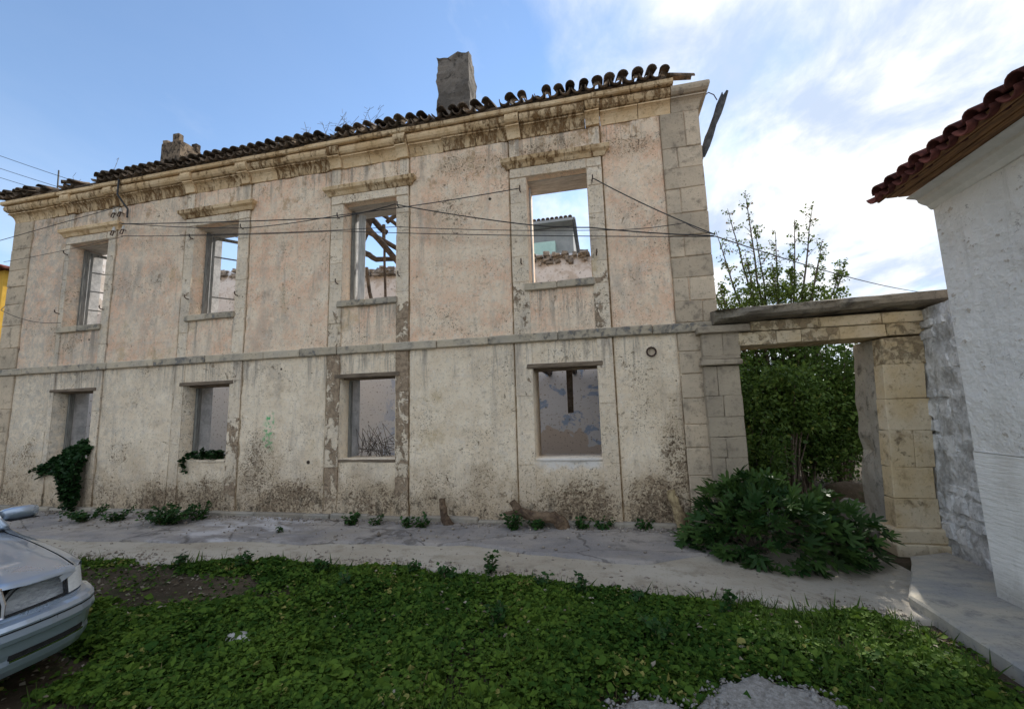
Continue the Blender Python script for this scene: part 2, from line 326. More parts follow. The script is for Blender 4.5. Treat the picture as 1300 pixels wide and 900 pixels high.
BAYS = [(-10.15, -10.025, -9.07, -8.873), (-7.254, -7.045, -6.113, -5.873), (-4.278, -4.042, -3.10, -2.874), (-1.241, -0.985, -0.095, 0.133)]
BAYS = [tuple(v*U for v in b) for b in BAYS]
LO0, LO1, UP0, UP1 = 0.935*U, 2.20*U, 3.405*U, 5.047*U
Z_BAND0, Z_BAND1, Z_TOP = 2.54*U, 2.67*U, 5.676*U
MAT = {}
MAT['plaster'] = mat_plaster()
MAT['soffit'] = mat_simple('bleached_lintel', (0.34, 0.33, 0.30), (0.60, 0.58, 0.54), 6, 0.9, 0.5, 0.01, stretch=(0.7, 5, 5))
MAT['quoin'] = mat_stone('quoin_stone', (0.49, 0.405, 0.30), (0.25, 0.205, 0.155), (0.62, 0.50, 0.36), None, 0, 0.95, 0.16)
MAT['gate_grey'] = mat_stone('gate_grey_stone', (0.37, 0.31, 0.235), (0.19, 0.16, 0.125), (0.43, 0.36, 0.265), None, 0, 0.8, 0.07)
MAT['strip'] = mat_plaster('whitewashed_stone', True)
MAT['cornice'] = mat_stone('cornice_stone', (0.68, 0.475, 0.26), (0.36, 0.225, 0.11), (0.78, 0.60, 0.38), (0.30, 0.175, 0.08), 0.09, 0.9, 0.12, (1.6, 1, 0.55))
MAT['band'] = mat_stone('string_course_stone', (0.46, 0.405, 0.32), (0.23, 0.21, 0.18), (0.56, 0.47, 0.34), (0.30, 0.29, 0.27), 0.04, 0.85, 0.14)
MAT['gate'] = mat_stone('gate_stone', (0.62, 0.485, 0.29), (0.36, 0.265, 0.15), (0.68, 0.58, 0.42), (0.40, 0.305, 0.19), 0.08, 0.95, 0.06)
MAT['plinth'] = mat_stone('plinth_stone', (0.34, 0.315, 0.27), (0.17, 0.16, 0.13), (0.38, 0.33, 0.26), None, 0, 0.6, 0.2)
MAT['tile'] = mat_simple('old_roof_tile', (0.05, 0.045, 0.036), (0.24, 0.175, 0.125), 7, 0.95, 0.6, 0.012, var=0.45, spec=0.1)
MAT['red_tile'] = mat_simple('red_roof_tile', (0.075, 0.028, 0.026), (0.19, 0.065, 0.05), 5, 0.92, 0.4, 0.006, var=0.35, spec=0.1)
MAT['wood_dark'] = mat_simple('charred_wood', (0.035, 0.028, 0.024), (0.13, 0.105, 0.085), 6, 0.9, 0.6, 0.01, stretch=(1, 1, 1))
MAT['wood_grey'] = mat_simple('weathered_grey_wood', (0.12, 0.12, 0.11), (0.28, 0.275, 0.25), 7, 0.85, 0.4, 0.005, stretch=(8, 8, 0.6))
MAT['wood_white'] = mat_simple('old_white_paint', (0.34, 0.34, 0.33), (0.55, 0.55, 0.53), 5, 0.8, 0.3, 0.004, stretch=(6, 6, 0.5))
MAT['wood_brown'] = mat_simple('soffit_wood', (0.12, 0.06, 0.03), (0.33, 0.17, 0.07), 5, 0.8, 0.35, 0.004, stretch=(9, 0.8, 9))
MAT['lintel_wood'] = mat_simple('lintel_wood', (0.10, 0.075, 0.055), (0.26, 0.20, 0.14), 6, 0.9, 0.5, 0.006, stretch=(0.6, 8, 8))
MAT['iron'] = mat_simple('rusty_iron', (0.035, 0.03, 0.028), (0.11, 0.06, 0.04), 20, 0.8, 0.3, 0.002)
MAT['cable'] = mat_simple('cable', (0.03, 0.03, 0.032), (0.06, 0.06, 0.06), 20, 0.6, 0.1, 0.001)
MAT['ceramic'] = mat_simple('insulator_ceramic', (0.5, 0.47, 0.42), (0.62, 0.6, 0.55), 8, 0.3, 0.05, 0.001, spec=0.5)
MAT['zinc'] = mat_simple('old_zinc', (0.04, 0.04, 0.04), (0.12, 0.115, 0.11), 8, 0.7, 0.2, 0.003, metal=0.2)
MAT['chimney'] = mat_stone('chimney_render', (0.25, 0.215, 0.18), (0.028, 0.025, 0.022), (0.12, 0.105, 0.09), (0.025, 0.022, 0.02), 0.11, 1.0, 0.05)
MAT['chimney2'] = mat_stone('chimney_stone', (0.30, 0.225, 0.155), (0.095, 0.072, 0.055), (0.24, 0.185, 0.14), (0.07, 0.055, 0.045), 0.12, 0.9, 0.25)
MAT['bark'] = mat_simple('bark', (0.07, 0.055, 0.04), (0.17, 0.14, 0.11), 10, 0.95, 0.6, 0.01)
MAT['stump'] = mat_simple('dead_wood', (0.07, 0.045, 0.03), (0.21, 0.145, 0.09), 7, 0.9, 0.8, 0.015)
MAT['stump_yellow'] = mat_simple('yellow_dead_wood', (0.16, 0.11, 0.06), (0.46, 0.36, 0.20), 6, 0.9, 0.8, 0.012)
MAT['rock'] = mat_simple('limestone_rock', (0.12, 0.105, 0.085), (0.27, 0.25, 0.21), 5, 0.95, 0.7, 0.03)

def mat_inner():
    t = NT('inner_wall_plaster'); X, Y, Z = t.xyz()
    n = t.noise(1.6, 7, 0.65); p = t.noise(2.2, 8, 0.6, None, 0.5); f = t.noise(16, 5)
    blue = t.mix(t.ramp(p, 0.42, 0.46), (0.36, 0.50, 0.74), (0.70, 0.77, 0.87))
    grey = t.mix(n, (0.68, 0.73, 0.78), (0.83, 0.85, 0.87))
    c = t.mix(t.ramp(X, -6.5, -5.0), grey, blue)
    peel = t.ramp(t.math('ADD', t.math('MULTIPLY', t.noise(1.3, 4), 0.9), t.math('MULTIPLY', Z, -0.42)), -0.03, -0.01)
    c = t.mix(t.math('MULTIPLY', t.ramp(X, -2.5, -1.5), t.math('MULTIPLY', peel, t.ramp(Z, 1.9, 2.0, 1, 0))), c, (0.60, 0.57, 0.55))
    up = t.ramp(Z, 3.2, 3.6)
    c = t.mix(up, c, t.mix(t.ramp(p, 0.45, 0.6), (0.76, 0.75, 0.745), (0.56, 0.51, 0.46)))
    c = t.mix(t.ramp(f, 0.58, 0.68, 0, 0.7), c, (0.16, 0.15, 0.14))
    return t.done(c, 0.95, t.bump(t.math('ADD', p, t.math('MULTIPLY', f, 0.4)), 0.4, 0.02), 0.15)
MAT['inner'] = mat_inner()

def mat_whitewall():
    t = NT('whitewashed_wall'); X, Y, Z = t.xyz()
    n = t.noise(2.0, 6, 0.6); r = t.noise(7, 7, 0.65, t.map((1, 1, 1.5))); g = t.noise(45, 4, 0.6)
    low = t.ramp(Z, 1.28, 1.30, 1.0, 0.0)
    c = t.mix(t.ramp(n, 0.35, 0.65), (0.83, 0.80, 0.745), (0.90, 0.87, 0.815))
    pk = t.math('MULTIPLY', t.ramp(r, 0.61, 0.66), t.math('SUBTRACT', 1.0, low))
    c = t.mix(t.math('MULTIPLY', pk, 0.75), c, (0.45, 0.37, 0.28)); c = t.mix(t.ramp(t.noise(1.0, 8, 0.7, t.map((1, 1, 1.2), (8, 1, 2))), 0.50, 0.66, 0, 0.4), c, (0.60, 0.55, 0.48))
    tc = t.math('MULTIPLY', t.ramp(t.noise(1.2, 6, 0.7), 0.6, 0.68), t.ramp(Z, 2.2, 3.2, 0.0, 0.35)); c = t.mix(tc, c, (0.60, 0.42, 0.28))
    c = t.mix(t.math('MULTIPLY', t.ramp(Z, 0.0, 0.5, 0.35, 0.0), t.ramp(n, 0.4, 0.6)), c, (0.36, 0.34, 0.30))
    sk = t.ramp(t.noise(1.0, 8, 0.7, t.map((1, 4.5, 0.6)), 0.5), 0.52, 0.70, 0, 0.45); c = t.mix(sk, c, (0.55, 0.52, 0.47))
    wv = t.voro(0.9, 'DISTANCE_TO_EDGE', t.map((1, 1, 1), (0, 0, 0))); cn = t.noise(3.0, 6, 0.7)
    crk = t.math('MULTIPLY', t.ramp(t.math('ABSOLUTE', t.math('SUBTRACT', t.noise(0.9, 8, 0.6, t.map((1, 1, 1.6), (5, 2, 1))), 0.5)), 0.0, 0.006, 1, 0), t.ramp(cn, 0.5, 0.58)); c = t.mix(t.math('MULTIPLY', crk, 0.7), c, (0.25, 0.22, 0.19))
    c = t.mix(t.math('MULTIPLY', t.ramp(t.math('ADD', Z, t.math('MULTIPLY', cn, 0.5)), 0.15, 0.62, 0.75, 0.0), 0.8), c, (0.30, 0.27, 0.225))
    rough_h = t.math('MULTIPLY', t.math('SUBTRACT', 1.0, low), t.math('ADD', t.math('MULTIPLY', n, 1.3), t.math('MULTIPLY', r, 0.8)))
    rip = t.math('MULTIPLY', low, t.math('MULTIPLY', t.noise(9, 4, 0.6, t.map((1, 0.6, 4))), 0.35))
    h = t.math('ADD', t.math('ADD', rough_h, rip), t.math('MULTIPLY', g, 0.05))
    return t.done(c, 0.92, t.bump(h, 0.75, 0.075), 0.2)
MAT['whitewall'] = mat_whitewall()
def mat_rubble_white():
    t = NT('whitewashed_rubble'); X, Y, Z = t.xyz(); n = t.noise(4, 7, 0.7); f = t.noise(22, 5)
    c = t.mix(t.ramp(n, 0.36, 0.6), (0.46, 0.45, 0.43), (0.80, 0.79, 0.77)); c = t.mix(t.ramp(f, 0.55, 0.7, 0, 0.5), c, (0.2, 0.18, 0.15))
    return t.done(c, 0.95, t.bump(t.math('ADD', n, t.math('MULTIPLY', f, 0.3)), 0.7, 0.04), 0.15)
MAT['rubble_white'] = mat_rubble_white()

def mat_soil():
    t = NT('soil'); n = t.noise(1.3, 6, 0.65); f = t.noise(18, 6, 0.7); g = t.noise(60, 3)
    c = t.mix(t.ramp(n, 0.35, 0.65), (0.060, 0.046, 0.030), (0.105, 0.08, 0.055)); c = t.mix(t.ramp(f, 0.54, 0.7, 0, 0.7), c, (0.16, 0.13, 0.095))
    c = t.mix(t.ramp(t.noise(3.2, 5, 0.7), 0.5, 0.62, 0, 0.6), c, (0.035, 0.045, 0.018))
    return t.done(c, 0.97, t.bump(t.math('ADD', f, t.math('MULTIPLY', g, 0.4)), 0.7, 0.03), 0.1)
MAT['soil'] = mat_soil()
def mat_pave(name, a, b, dk, crack=True):
    t = NT(name); n = t.noise(0.9, 7, 0.65, t.map((0.6, 1.4, 1))); m = t.noise(4, 7, 0.7); f = t.noise(35, 5, 0.7)
    c = t.mix(t.ramp(n, 0.38, 0.62), a, b); c = t.mix(t.ramp(m, 0.5, 0.68, 0, 0.7), c, dk); c = t.mix(t.ramp(f, 0.56, 0.7, 0, 0.5), c, tuple(x*0.45 for x in dk))
    h = t.math('ADD', t.math('MULTIPLY', m, 0.6), t.math('MULTIPLY', f, 0.25))
    if crack:
        wv = t.map((0.7, 1.7, 1)); nn = t.N.new('ShaderNodeMix'); nn.data_type = 'VECTOR'; nn.inputs[0].default_value = 0.12; t.L.new(wv, nn.inputs[4])
        no = t.N.new('ShaderNodeTexNoise'); no.inputs['Scale'].default_value = 5; t.L.new(t.P, no.inputs['Vector']); t.L.new(no.outputs['Color'], nn.inputs[5])
        cr = t.ramp(t.voro(0.9, 'DISTANCE_TO_EDGE', nn.outputs[1]), 0.004, 0.014, 1, 0); cr = t.math('MULTIPLY', cr, t.ramp(m, 0.35, 0.5))
        c = t.mix(t.math('MULTIPLY', cr, 0.55), c, (0.07, 0.06, 0.05)); c = t.mix(t.ramp(t.noise(2.2, 10, 0.78, t.map((0.6, 1.5, 1), (3, 1, 0))), 0.52, 0.62, 0, 0.65), c, (0.30, 0.265, 0.215)); c = t.mix(t.ramp(t.noise(90, 3, 0.6), 0.60, 0.68, 0, 0.6), c, (0.42, 0.39, 0.35)); h = t.math('SUBTRACT', h, cr)
        X, Y, Z = t.xyz()
        lime = t.math('MULTIPLY', t.ramp(t.noise(2.4, 7, 0.7, t.map((0.5, 1.6, 1))), 0.44, 0.58), t.math('MULTIPLY', t.ramp(t.math('ABSOLUTE', t.math('ADD', X, 5.7)), 0.5, 1.3, 0.85, 0), 1.0))
        c = t.mix(lime, c, (0.55, 0.53, 0.53))
    return t.done(c, 0.92, t.bump(h, 0.5, 0.03), 0.25)
MAT['pave'] = mat_pave('old_concrete', (0.25, 0.235, 0.23), (0.38, 0.34, 0.30), (0.155, 0.14, 0.13))
MAT['sand'] = mat_pave('sandy_concrete', (0.40, 0.35, 0.275), (0.48, 0.435, 0.36), (0.28, 0.24, 0.18), False)
MAT['slab'] = mat_pave('slab_concrete', (0.30, 0.30, 0.295), (0.52, 0.465, 0.365), (0.20, 0.195, 0.19), False)

MAT['grass'] = mat_leaf('ground_cover_leaf', (0.030, 0.078, 0.010), (0.165, 0.255, 0.032), (0.30, 0.28, 0.08), 0.85, 0.2)
MAT['blade'] = mat_leaf('grass_blade', (0.028, 0.065, 0.012), (0.105, 0.17, 0.03), (0.26, 0.21, 0.10), 0.8, 0.25)
MAT['fig'] = mat_leaf('fig_leaf', (0.018, 0.052, 0.014), (0.075, 0.135, 0.030), None, 0.5, 0.18)
MAT['shrub'] = mat_leaf('shrub_leaf', (0.026, 0.065, 0.014), (0.11, 0.18, 0.035), (0.20, 0.22, 0.05), 0.6, 0.3)
MAT['tree_leaf'] = mat_leaf('tree_leaf', (0.045, 0.075, 0.016), (0.16, 0.22, 0.045), (0.16, 0.10, 0.05), 0.7, 0.4)
MAT['ivy'] = mat_leaf('ivy_leaf', (0.010, 0.034, 0.010), (0.03, 0.075, 0.02), None, 0.45, 0.15)
MAT['weed'] = mat_leaf('weed_leaf', (0.014, 0.05, 0.012), (0.05, 0.115, 0.025), None, 0.5, 0.2)
MAT['dry'] = mat_simple('dry_stalk', (0.13, 0.10, 0.06), (0.24, 0.19, 0.12), 12, 0.9, 0.2, 0.002)

# ------------------------------------------------------------------ ground, path, pavement
def gz(x, y): return -0.12*sstep(0.8, 2.5, x)*sstep(-14, -9, y)
def yedge(x):  # grass-side edge of the path
    return np.interp(x, [-14, -9, -6.78, -4.5, -2.53, -1, 0.53, 1.3, 2.43, 3.0], [-2.6, -2.4, -2.12, -1.93, -1.80, -1.92, -2.2, -2.12, -2.05, -2.0]) + 0.26*(fbm(np.asarray(x)*1.9, 0*np.asarray(x)+3.3, 5, 5)-0.5)
def build_ground():
    xs = np.concatenate([[-400, -150, -60, -30, -20], np.arange(-16, 6.01, 0.1), [8, 12, 20, 40, 120, 400]])
    ys = np.concatenate([[-400, -120, -50, -25, -16], np.arange(-11, 8.01, 0.1), [10, 14, 20, 40, 120, 400]])
    X, Y = np.meshgrid(xs, ys); near = (np.abs(X) < 17) & (Y > -12) & (Y < 9)
    Z = gz(X, Y) + np.where(near, 0.035*(fbm(X*2.3, Y*2.3, 4, 1)-0.5), 0) - np.where((Y > -1.6) & (Y < 0.3) & (X > -13) & (X < 2.4), 0.03, 0)
    nx, ny = len(xs), len(ys); i, j = np.meshgrid(np.arange(nx-1), np.arange(ny-1)); a = (j*nx+i).ravel()
    me = npmesh('ground', np.stack([X.ravel(), Y.ravel(), Z.ravel()], 1), np.stack([a, a+1, a+1+nx, a+nx], 1), MAT['soil'], True)
    link('ground', me, None, 'structure')
build_ground()
def strip_sheet(name, x0, x1, lo, hi, top, thick, mat, n=16, step=0.06, rough=0.02, seed=2):
    """sheet between y=lo(x) and y=hi(x), with a broken vertical edge at its lower (street) side"""
    xs = np.arange(x0, x1+1e-6, step); V = []; rows = n+2
    for k in range(n+2):
        if k == 0: y = lo(xs)-0.012; z = top(xs, y)-thick
        else:
            t = (k-1)/n; y = lo(xs)*(1-t)+hi(xs)*t
            z = top(xs, y)+rough*(fbm(xs*2.6, y*2.6, 4, seed)-0.5)
        V.append(np.stack([xs, y, z], 1))
    V = np.stack(V, 0); m = len(xs); i, j = np.meshgrid(np.arange(m-1), np.arange(rows-1)); a = (j*m+i).ravel()
    return link(name, npmesh(name, V.reshape(-1, 3), np.stack([a, a+1, a+1+m, a+m], 1), mat, True), None, 'structure')
strip_sheet('path', -14.0, 3.2, yedge, lambda x: np.interp(x, [1.0, 1.3, 3.2], [-0.9, -0.22, -0.22]), lambda x, y: gz(x, y)+0.035+0*x, 0.07, MAT['sand'], 14)
strip_sheet('pavement', -14.0, 1.15, lambda x: np.interp(x, [-14, -7, -5, -3.2, -2.0, -0.6, 0.3, 1.15], [-1.55, -1.45, -1.25, -1.05, -1.0, -1.25, -1.35, -0.9])+0.30*(fbm(x*1.3, 0*x+1, 5, 9)-0.5),
            lambda x: 0*x+0.02, lambda x, y: gz(x, y)+0.06+0.03*sstep(-1.2, 0, y), 0.05, MAT['pave'], 16, 0.05, 0.03, 4)

# ------------------------------------------------------------------ the ruined house
HX0, HX1 = -11.6*U, 1.476*U
Z_BAND0, Z_BAND1, Z_TOP = 2.54*U, 2.67*U, 5.676*U
QL, QR = -11.1*U, 0.967*U
house = thing('ruined_house', 'roofless two storey stone house with peeling pink plaster and empty windows', 'house')

def build_front_wall():
    xs = set(np.arange(HX0, HX1, 0.055).round(4)) | {HX0, HX1}; zs = set(np.arange(-0.2, Z_TOP, 0.055).round(4)) | {Z_TOP}
    gx = [QL, QR]
    for a, b, c, d in BAYS: gx += [a, d]; xs |= {b, c}
    gz_ = []
    for g in gx: xs |= {g-0.014, g-0.006, g+0.006, g+0.014}
    zs |= {LO0, LO1, UP0, UP1}
    def clean(s, keep, eps=0.013):
        s = sorted(s); out = []
        for v in s:
            if out and v-out[-1] < eps:
                if v in keep and out[-1] not in keep: out[-1] = v
                elif v in keep: out.append(v)
                continue
            out.append(v)
        return np.array(out)
    keepx = {HX0, HX1} | {v for b in BAYS for v in (b[1], b[2])} | {g+e for g in gx for e in (-0.014, -0.006, 0.006, 0.014)}
    xs = clean(xs, keepx); zs = clean(zs, {LO0, LO1, UP0, UP1, Z_TOP})
    X, Z = np.meshgrid(xs, zs); nx, nz = len(xs), len(zs)
    Y = 0.020*(fbm(X*0.9, Z*0.9, 3, 21)-0.5) + 0.012*(fbm(X*5, Z*5, 3, 31)-0.5)
    pit = sstep(0.56, 0.68, fbm(X*4.2, Z*4.2, 4, 44)+0.14*(1-sstep(0.2, 1.3, Z))); Y = Y+0.016*pit
    for g in gx:
        gap = np.abs(X-g) < 0.008; Y = np.where(gap, 0.030, Y)
    Y[:, 0] = 0; Y[:, -1] = 0
    i, j = np.meshgrid(np.arange(nx-1), np.arange(nz-1)); xc = (X[:-1, :-1]+X[1:, 1:])/2; zc = (Z[:-1, :-1]+Z[1:, 1:])/2
    hole = np.zeros_like(xc, bool)
    for a, b, c, d in BAYS:
        for z0, z1 in ((LO0, LO1), (UP0, UP1)): hole |= (xc > b) & (xc < c) & (zc > z0) & (zc < z1)
    a_ = (j*nx+i)[~hole]; V = np.stack([X.ravel(), Y.ravel(), Z.ravel()], 1); Fq = np.stack([a_, a_+1, a_+1+nx, a_+nx], 1)
    # back face and reveals
    T = 0.60; n0 = len(V); VB = V.copy(); VB[:, 1] = T; FB = Fq[:, ::-1]+n0
    E = []
    hp = np.pad(hole, 1, constant_values=True)
    sol = ~hole
    for (dj, di, p, q) in ((0, -1, (0, 0), (1, 0)), (0, 1, (1, 1), (0, 1)), (-1, 0, (0, 1), (0, 0)), (1, 0, (1, 0), (1, 1))):
        nb = hp[1+dj:hp.shape[0]-1+dj, 1+di:hp.shape[1]-1+di] & sol
        jj, ii = np.nonzero(nb); va = (jj+p[0])*nx+ii+p[1]; vb = (jj+q[0])*nx+ii+q[1]
        E.append(np.stack([va, vb, vb+n0, va+n0], 1))
    me = npmesh('front_wall', np.concatenate([V, VB]), np.concatenate([Fq, FB]+E), MAT['plaster'], False)
    link('front_wall', me, house)
build_front_wall()

def block(name, x0, x1, z0, z1, yf, yb, mat, parent, ch=0.012, jit=0.006, gap=0.002, label=None):
    m = MB(); m.box(x0+gap, x1-gap, yf+random.uniform(-0.004, 0.004), yb, z0+gap, z1-gap, ch, jit)
    o = m.build(name, mat, parent)
    if label: o['label'] = label
    return o
def courses(z0, z1, lo, hi):
    z = z0; out = []
    while z < z1-1e-6:
        h = random.uniform(lo, hi)
        if z1-z-h < lo*0.7: h = z1-z
        out.append((z, min(z+h, z1))); z += h
    return out
# quoins
for k, (a, b) in enumerate(courses(0.12, Z_BAND0, 0.32, 0.42)+courses(Z_BAND1, Z_TOP, 0.32, 0.42)):
    sp = QR+(HX1-QR)*(0.40 if k % 2 else 0.62)+random.uniform(-0.05, 0.05)
    if random.random() < 0.6:
        block('quoin_stone', QR, sp, a, b, -0.022, 0.2, MAT['quoin'], house); block('quoin_stone', sp, HX1+0.008, a, b, -0.022, 0.35, MAT['quoin'], house)
    else: block('quoin_stone', QR, HX1+0.008, a, b, -0.022, 0.35, MAT['quoin'], house)
for k, (a, b) in enumerate(courses(0.12, Z_BAND0, 0.36, 0.5)+courses(Z_BAND1, Z_TOP, 0.36, 0.5)):
    block('quoin_stone', HX0-0.008, QL, a, b, -0.022, 0.35, MAT['quoin'], house)
# pilaster strips beside the windows, lintels, window cornices, sills
for bi, (a, b, c, d) in enumerate(BAYS):
    for (x0, x1) in ((a, b), (c, d)):
        for (z0, z1) in courses(0.12, Z_BAND0, 0.45, 0.9)+courses(Z_BAND1, 5.047*U, 0.28, 0.5):
            # keep the joints off the jamb edges
            block('pilaster_stone', x0+0.01, x1-0.002 if x1 == b else x1-0.01, z0, z1, -0.014, 0.12, MAT['strip'], house, 0.005, 0.003, 0.0012)
        block('frieze_stone', (x0 if x0 == a else d-0.20)+0.01, (a+0.20 if x0 == a else x1)-0.01, 5.36*U, Z_TOP, -0.020, 0.1, MAT['strip'], house, 0.008)
    sp = a+(d-a)*random.uniform(0.78, 0.86)
    block('lintel_stone', a+0.01, sp, 5.050*U, 5.195*U, -0.022, 0.12, MAT['strip'], house, 0.008); block('lintel_stone', sp, d-0.01, 5.050*U, 5.195*U, -0.022, 0.12, MAT['strip'], house, 0.008)
    pr = [(0, 5.20*U), (0.03, 5.20*U), (0.05, 5.235*U), (0.06, 5.255*U), (0.105, 5.285*U), (0.115, 5.335*U), (0.10, 5.35*U), (0, 5.355*U)]
    cut = a+(d-a)*random.choice((0.55, 0.62, 0.48)); g = 0.003
    MB().sweep(pr, [(a-0.02, 0.1), (a-0.02, 0), (cut-g, 0)]).build('window_cornice_stone', MAT['cornice'], house)
    MB().sweep(pr, [(cut+g, 0), (d+0.02, 0), (d+0.02, 0.1)]).build('window_cornice_stone', MAT['cornice'], house)
    for (x0, x1) in ((b-0.08, (b+c)/2+random.uniform(-.1, .1)),):
        block('sill_stone', x0, x1, UP0-0.125, UP0-0.002, -0.055, 0.5, MAT['band'], house, 0.012, 0.006); block('sill_stone', x1, c+0.04, UP0-0.125, UP0-0.002, -0.055, 0.5, MAT['band'], house, 0.012, 0.006)
    # timber over the lower opening
    m = MB(); m.box(b-0.09, c+0.09, -0.035, 0.10, LO1-0.035, LO1+0.03, 0.008, 0.006); m.build('lintel_beam', MAT['lintel_wood'], house)
    m = MB(); m.box(b-0.04, c+0.04, 0.11, 0.34, LO1-0.06, LO1+0.02, 0.008, 0.008); m.build('lintel_beam', MAT['lintel_wood'], house)
    if bi > 0:
        m = MB(); m.box(b-0.01, c+0.01, -0.012, 0.32, LO0-0.05, LO0-0.004, 0.01, 0.006); m.build('sill_board' if bi == 2 else 'sill_stone', MAT['lintel_wood'] if bi == 2 else MAT['strip'], house)
    m = MB(); m.box(b-0.05, c+0.05, 0.14, 0.62, UP1-0.02, UP1+0.06, 0.01, 0.004); m.build('lintel_beam', MAT['soffit'], house)
# string course
x = HX0-0.02
while x < HX1+0.02:
    x2 = min(x+random.uniform(0.7, 1.5), HX1+0.03)
    if HX1-x2 < 0.4: x2 = HX1+0.03
    inb = any(a-0.02 < (x+x2)/2 < d+0.02 for a, b, c, d in BAYS)
    block('string_course_stone', x, x2, Z_BAND0, Z_BAND1, -0.062, 0.15, MAT['band'], house, 0.014, 0.006, 0.003); x = x2
# foot of the wall
x = HX0-0.05
while x < 1.15:
    x2 = x+random.uniform(0.45, 1.2); d_ = random.uniform(0.075, 0.11); m = MB()
    m.box(x+0.005, min(x2, 1.28), -d_, 0.10, -0.1, random.uniform(0.135, 0.165), 0.018, 0.010); m.build('plinth_stone', MAT['plinth'], house); x = x2+0.004
# main cornice: three courses, broken forward over the strips, returned at both ends
def cornice_course(prof, lo, hi, seed, skip=0.0):
    random.seed(seed); cuts = [HX0-0.3]; x = HX0
    brk = []
    for a, b, c, d in BAYS: brk += [(a-0.01, a+0.23), (d-0.23, d+0.01)]
    pts = []
    for k, (s, e) in enumerate(brk): pts += [s, e]
    xs = sorted(set([HX0+0.45]+pts+[HX1-0.40])); segs = []
    for p, q in zip(xs[:-1], xs[1:]):
        n = max(1, int((q-p)/random.uniform(lo, hi))); f = [p+(q-p)*(k+random.uniform(-.15, .15)*(0 < k < n))/n for k in range(n+1)]
        segs += list(zip(f[:-1], f[1:]))
    MB().sweep(prof, [(HX0, 0.8), (HX0, 0), (HX0+0.447, 0)]).build('cornice_stone', MAT['cornice'], house)
    MB().sweep(prof, [(HX1-0.397, 0), (HX1, 0), (HX1, 0.7)]).build('cornice_stone', MAT['quoin'], house)
    for p, q in segs:
        m = (p+q)/2; fwd = 0.05 if any(s-0.01 < m < e+0.01 for s, e in brk) else 0.0
        fwd += random.uniform(-0.014, 0.014); dz = random.uniform(-0.007, 0.004); tl = random.uniform(-0.006, 0.006)
        MB().sweep([(o+fwd if o > 0 else o, z+dz) for o, z in prof], [(p+0.005, -tl), (q-0.005, tl)]).build('cornice_stone', MAT['cornice'], house)
Z0 = Z_TOP
cornice_course([(-0.2, Z0+0.003), (0.012, Z0+0.003), (0.018, Z0+0.05), (0.035, Z0+0.11), (0.058, Z0+0.15), (0.090, Z0+0.178), (0.108, Z0+0.182), (0.108, Z0+0.203), (-0.2, Z0+0.203)], 0.45, 0.8, 1)
Z1 = Z0+0.208
cornice_course([(-0.2, Z1+.008), (0.085, Z1+.008), (0.125, Z1+0.022), (0.155, Z1+0.055), (0.168, Z1+0.095), (0.165, Z1+0.135), (0.150, Z1+0.158), (-0.2, Z1+0.158)], 0.5, 0.9, 2)
Z2 = Z1+0.171
def fillet():
    random.seed(3); x = HX0-0.2; p = [(-0.2, Z2), (0.192, Z2), (0.212, Z2+0.018), (0.215, Z2+0.075), (0.19, Z2+0.09), (-0.2, Z2+0.10)]
    while x < HX1-0.45:
        x2 = x+random.uniform(0.6, 1.4)
        if HX1-0.4-x2 < 0.3: x2 = HX1-0.36
        j = random.uniform(-0.012, 0.012)
        MB().sweep([(o+j, z) for o, z in p], [(x+0.003, 0), (x2-0.003, 0)]).build('cornice_stone', MAT['cornice'], house); x = x2
fillet(); random.seed(9)
ZR = Z2+0.10
# end walls, spine wall, joists, all with ruined tops
def ruin_wall(name, p0, p1, thick, tops, mat, parent, zb=-0.1, step=0.14, label=None):
    """vertical wall from p0 to p1 with an irregular broken top; tops: [(t, z)]"""
    p0 = np.array(p0, float); p1 = np.array(p1, float); L = np.linalg.norm(p1-p0); d = (p1-p0)/L; nrm = np.array([-d[1], d[0]]); n = int(L/step)+1
    V = []; Fq = []; zs = 14
    t = np.linspace(0, L, n+1); tz = np.interp(t/L, [a for a, _ in tops], [b for _, b in tops]); tz = tz+0.30*(fbm(t*2.1, t*0+len(name), 4, 77)-0.5)
    for side in (0, 1):
        for k in range(zs+1):
            z = zb+(tz-zb)*k/zs; off = (side-0.5)*thick*(1-0.25*(k == zs)); wob = 0.03*(fbm(t*1.5, z*1.5, 3, 5+side)-0.5)
            V.append(np.stack([p0[0]+d[0]*t+nrm[0]*(off+wob), p0[1]+d[1]*t+nrm[1]*(off+wob), z+0*t], 1))
    V = np.concatenate(V); m = n+1
    for s in (0, 1):
        for k in range(zs):
            for i in range(n):
                a = (s*(zs+1)+k)*m+i; q = (a, a+1, a+1+m, a+m); Fq.append(q if s == 0 else q[::-1])
    top0 = zs*m; top1 = (2*zs+1)*m; b1 = (zs+1)*m
    for i in range(n): Fq.append((top0+i, top0+i+1, top1+i+1, top1+i))
    for k in range(zs):
        Fq.append((k*m, (k+1)*m, b1+(k+1)*m, b1+k*m)); Fq.append((k*m+n, b1+k*m+n, b1+(k+1)*m+n, (k+1)*m+n))
    o = link(name, npmesh(name, V, Fq, mat, False), parent)
    if label: o['label'] = label
    return o
ruin_wall('inner_wall', (-12.4, 4.2), (1.3, 4.2), 0.4, [(0, 6.35), (0.13, 6.35), (0.3, 6.2), (0.42, 5.95), (0.75, 5.80), (0.9, 5.75), (1, 6.0)], MAT['inner'], house)
ruin_wall('end_wall', (HX1-0.30, 0.55), (HX1-0.30, 7), 0.55, [(0, 6.5), (0.1, 6.3), (0.3, 5.2), (1, 3.6)], MAT['plaster'], house, zb=-0.3)
ruin_wall('end_wall', (HX0+0.30, 0.55), (HX0+0.30, 4.35), 0.55, [(0, 6.8), (0.7, 7.6), (1, 7.4)], MAT['inner'], house)
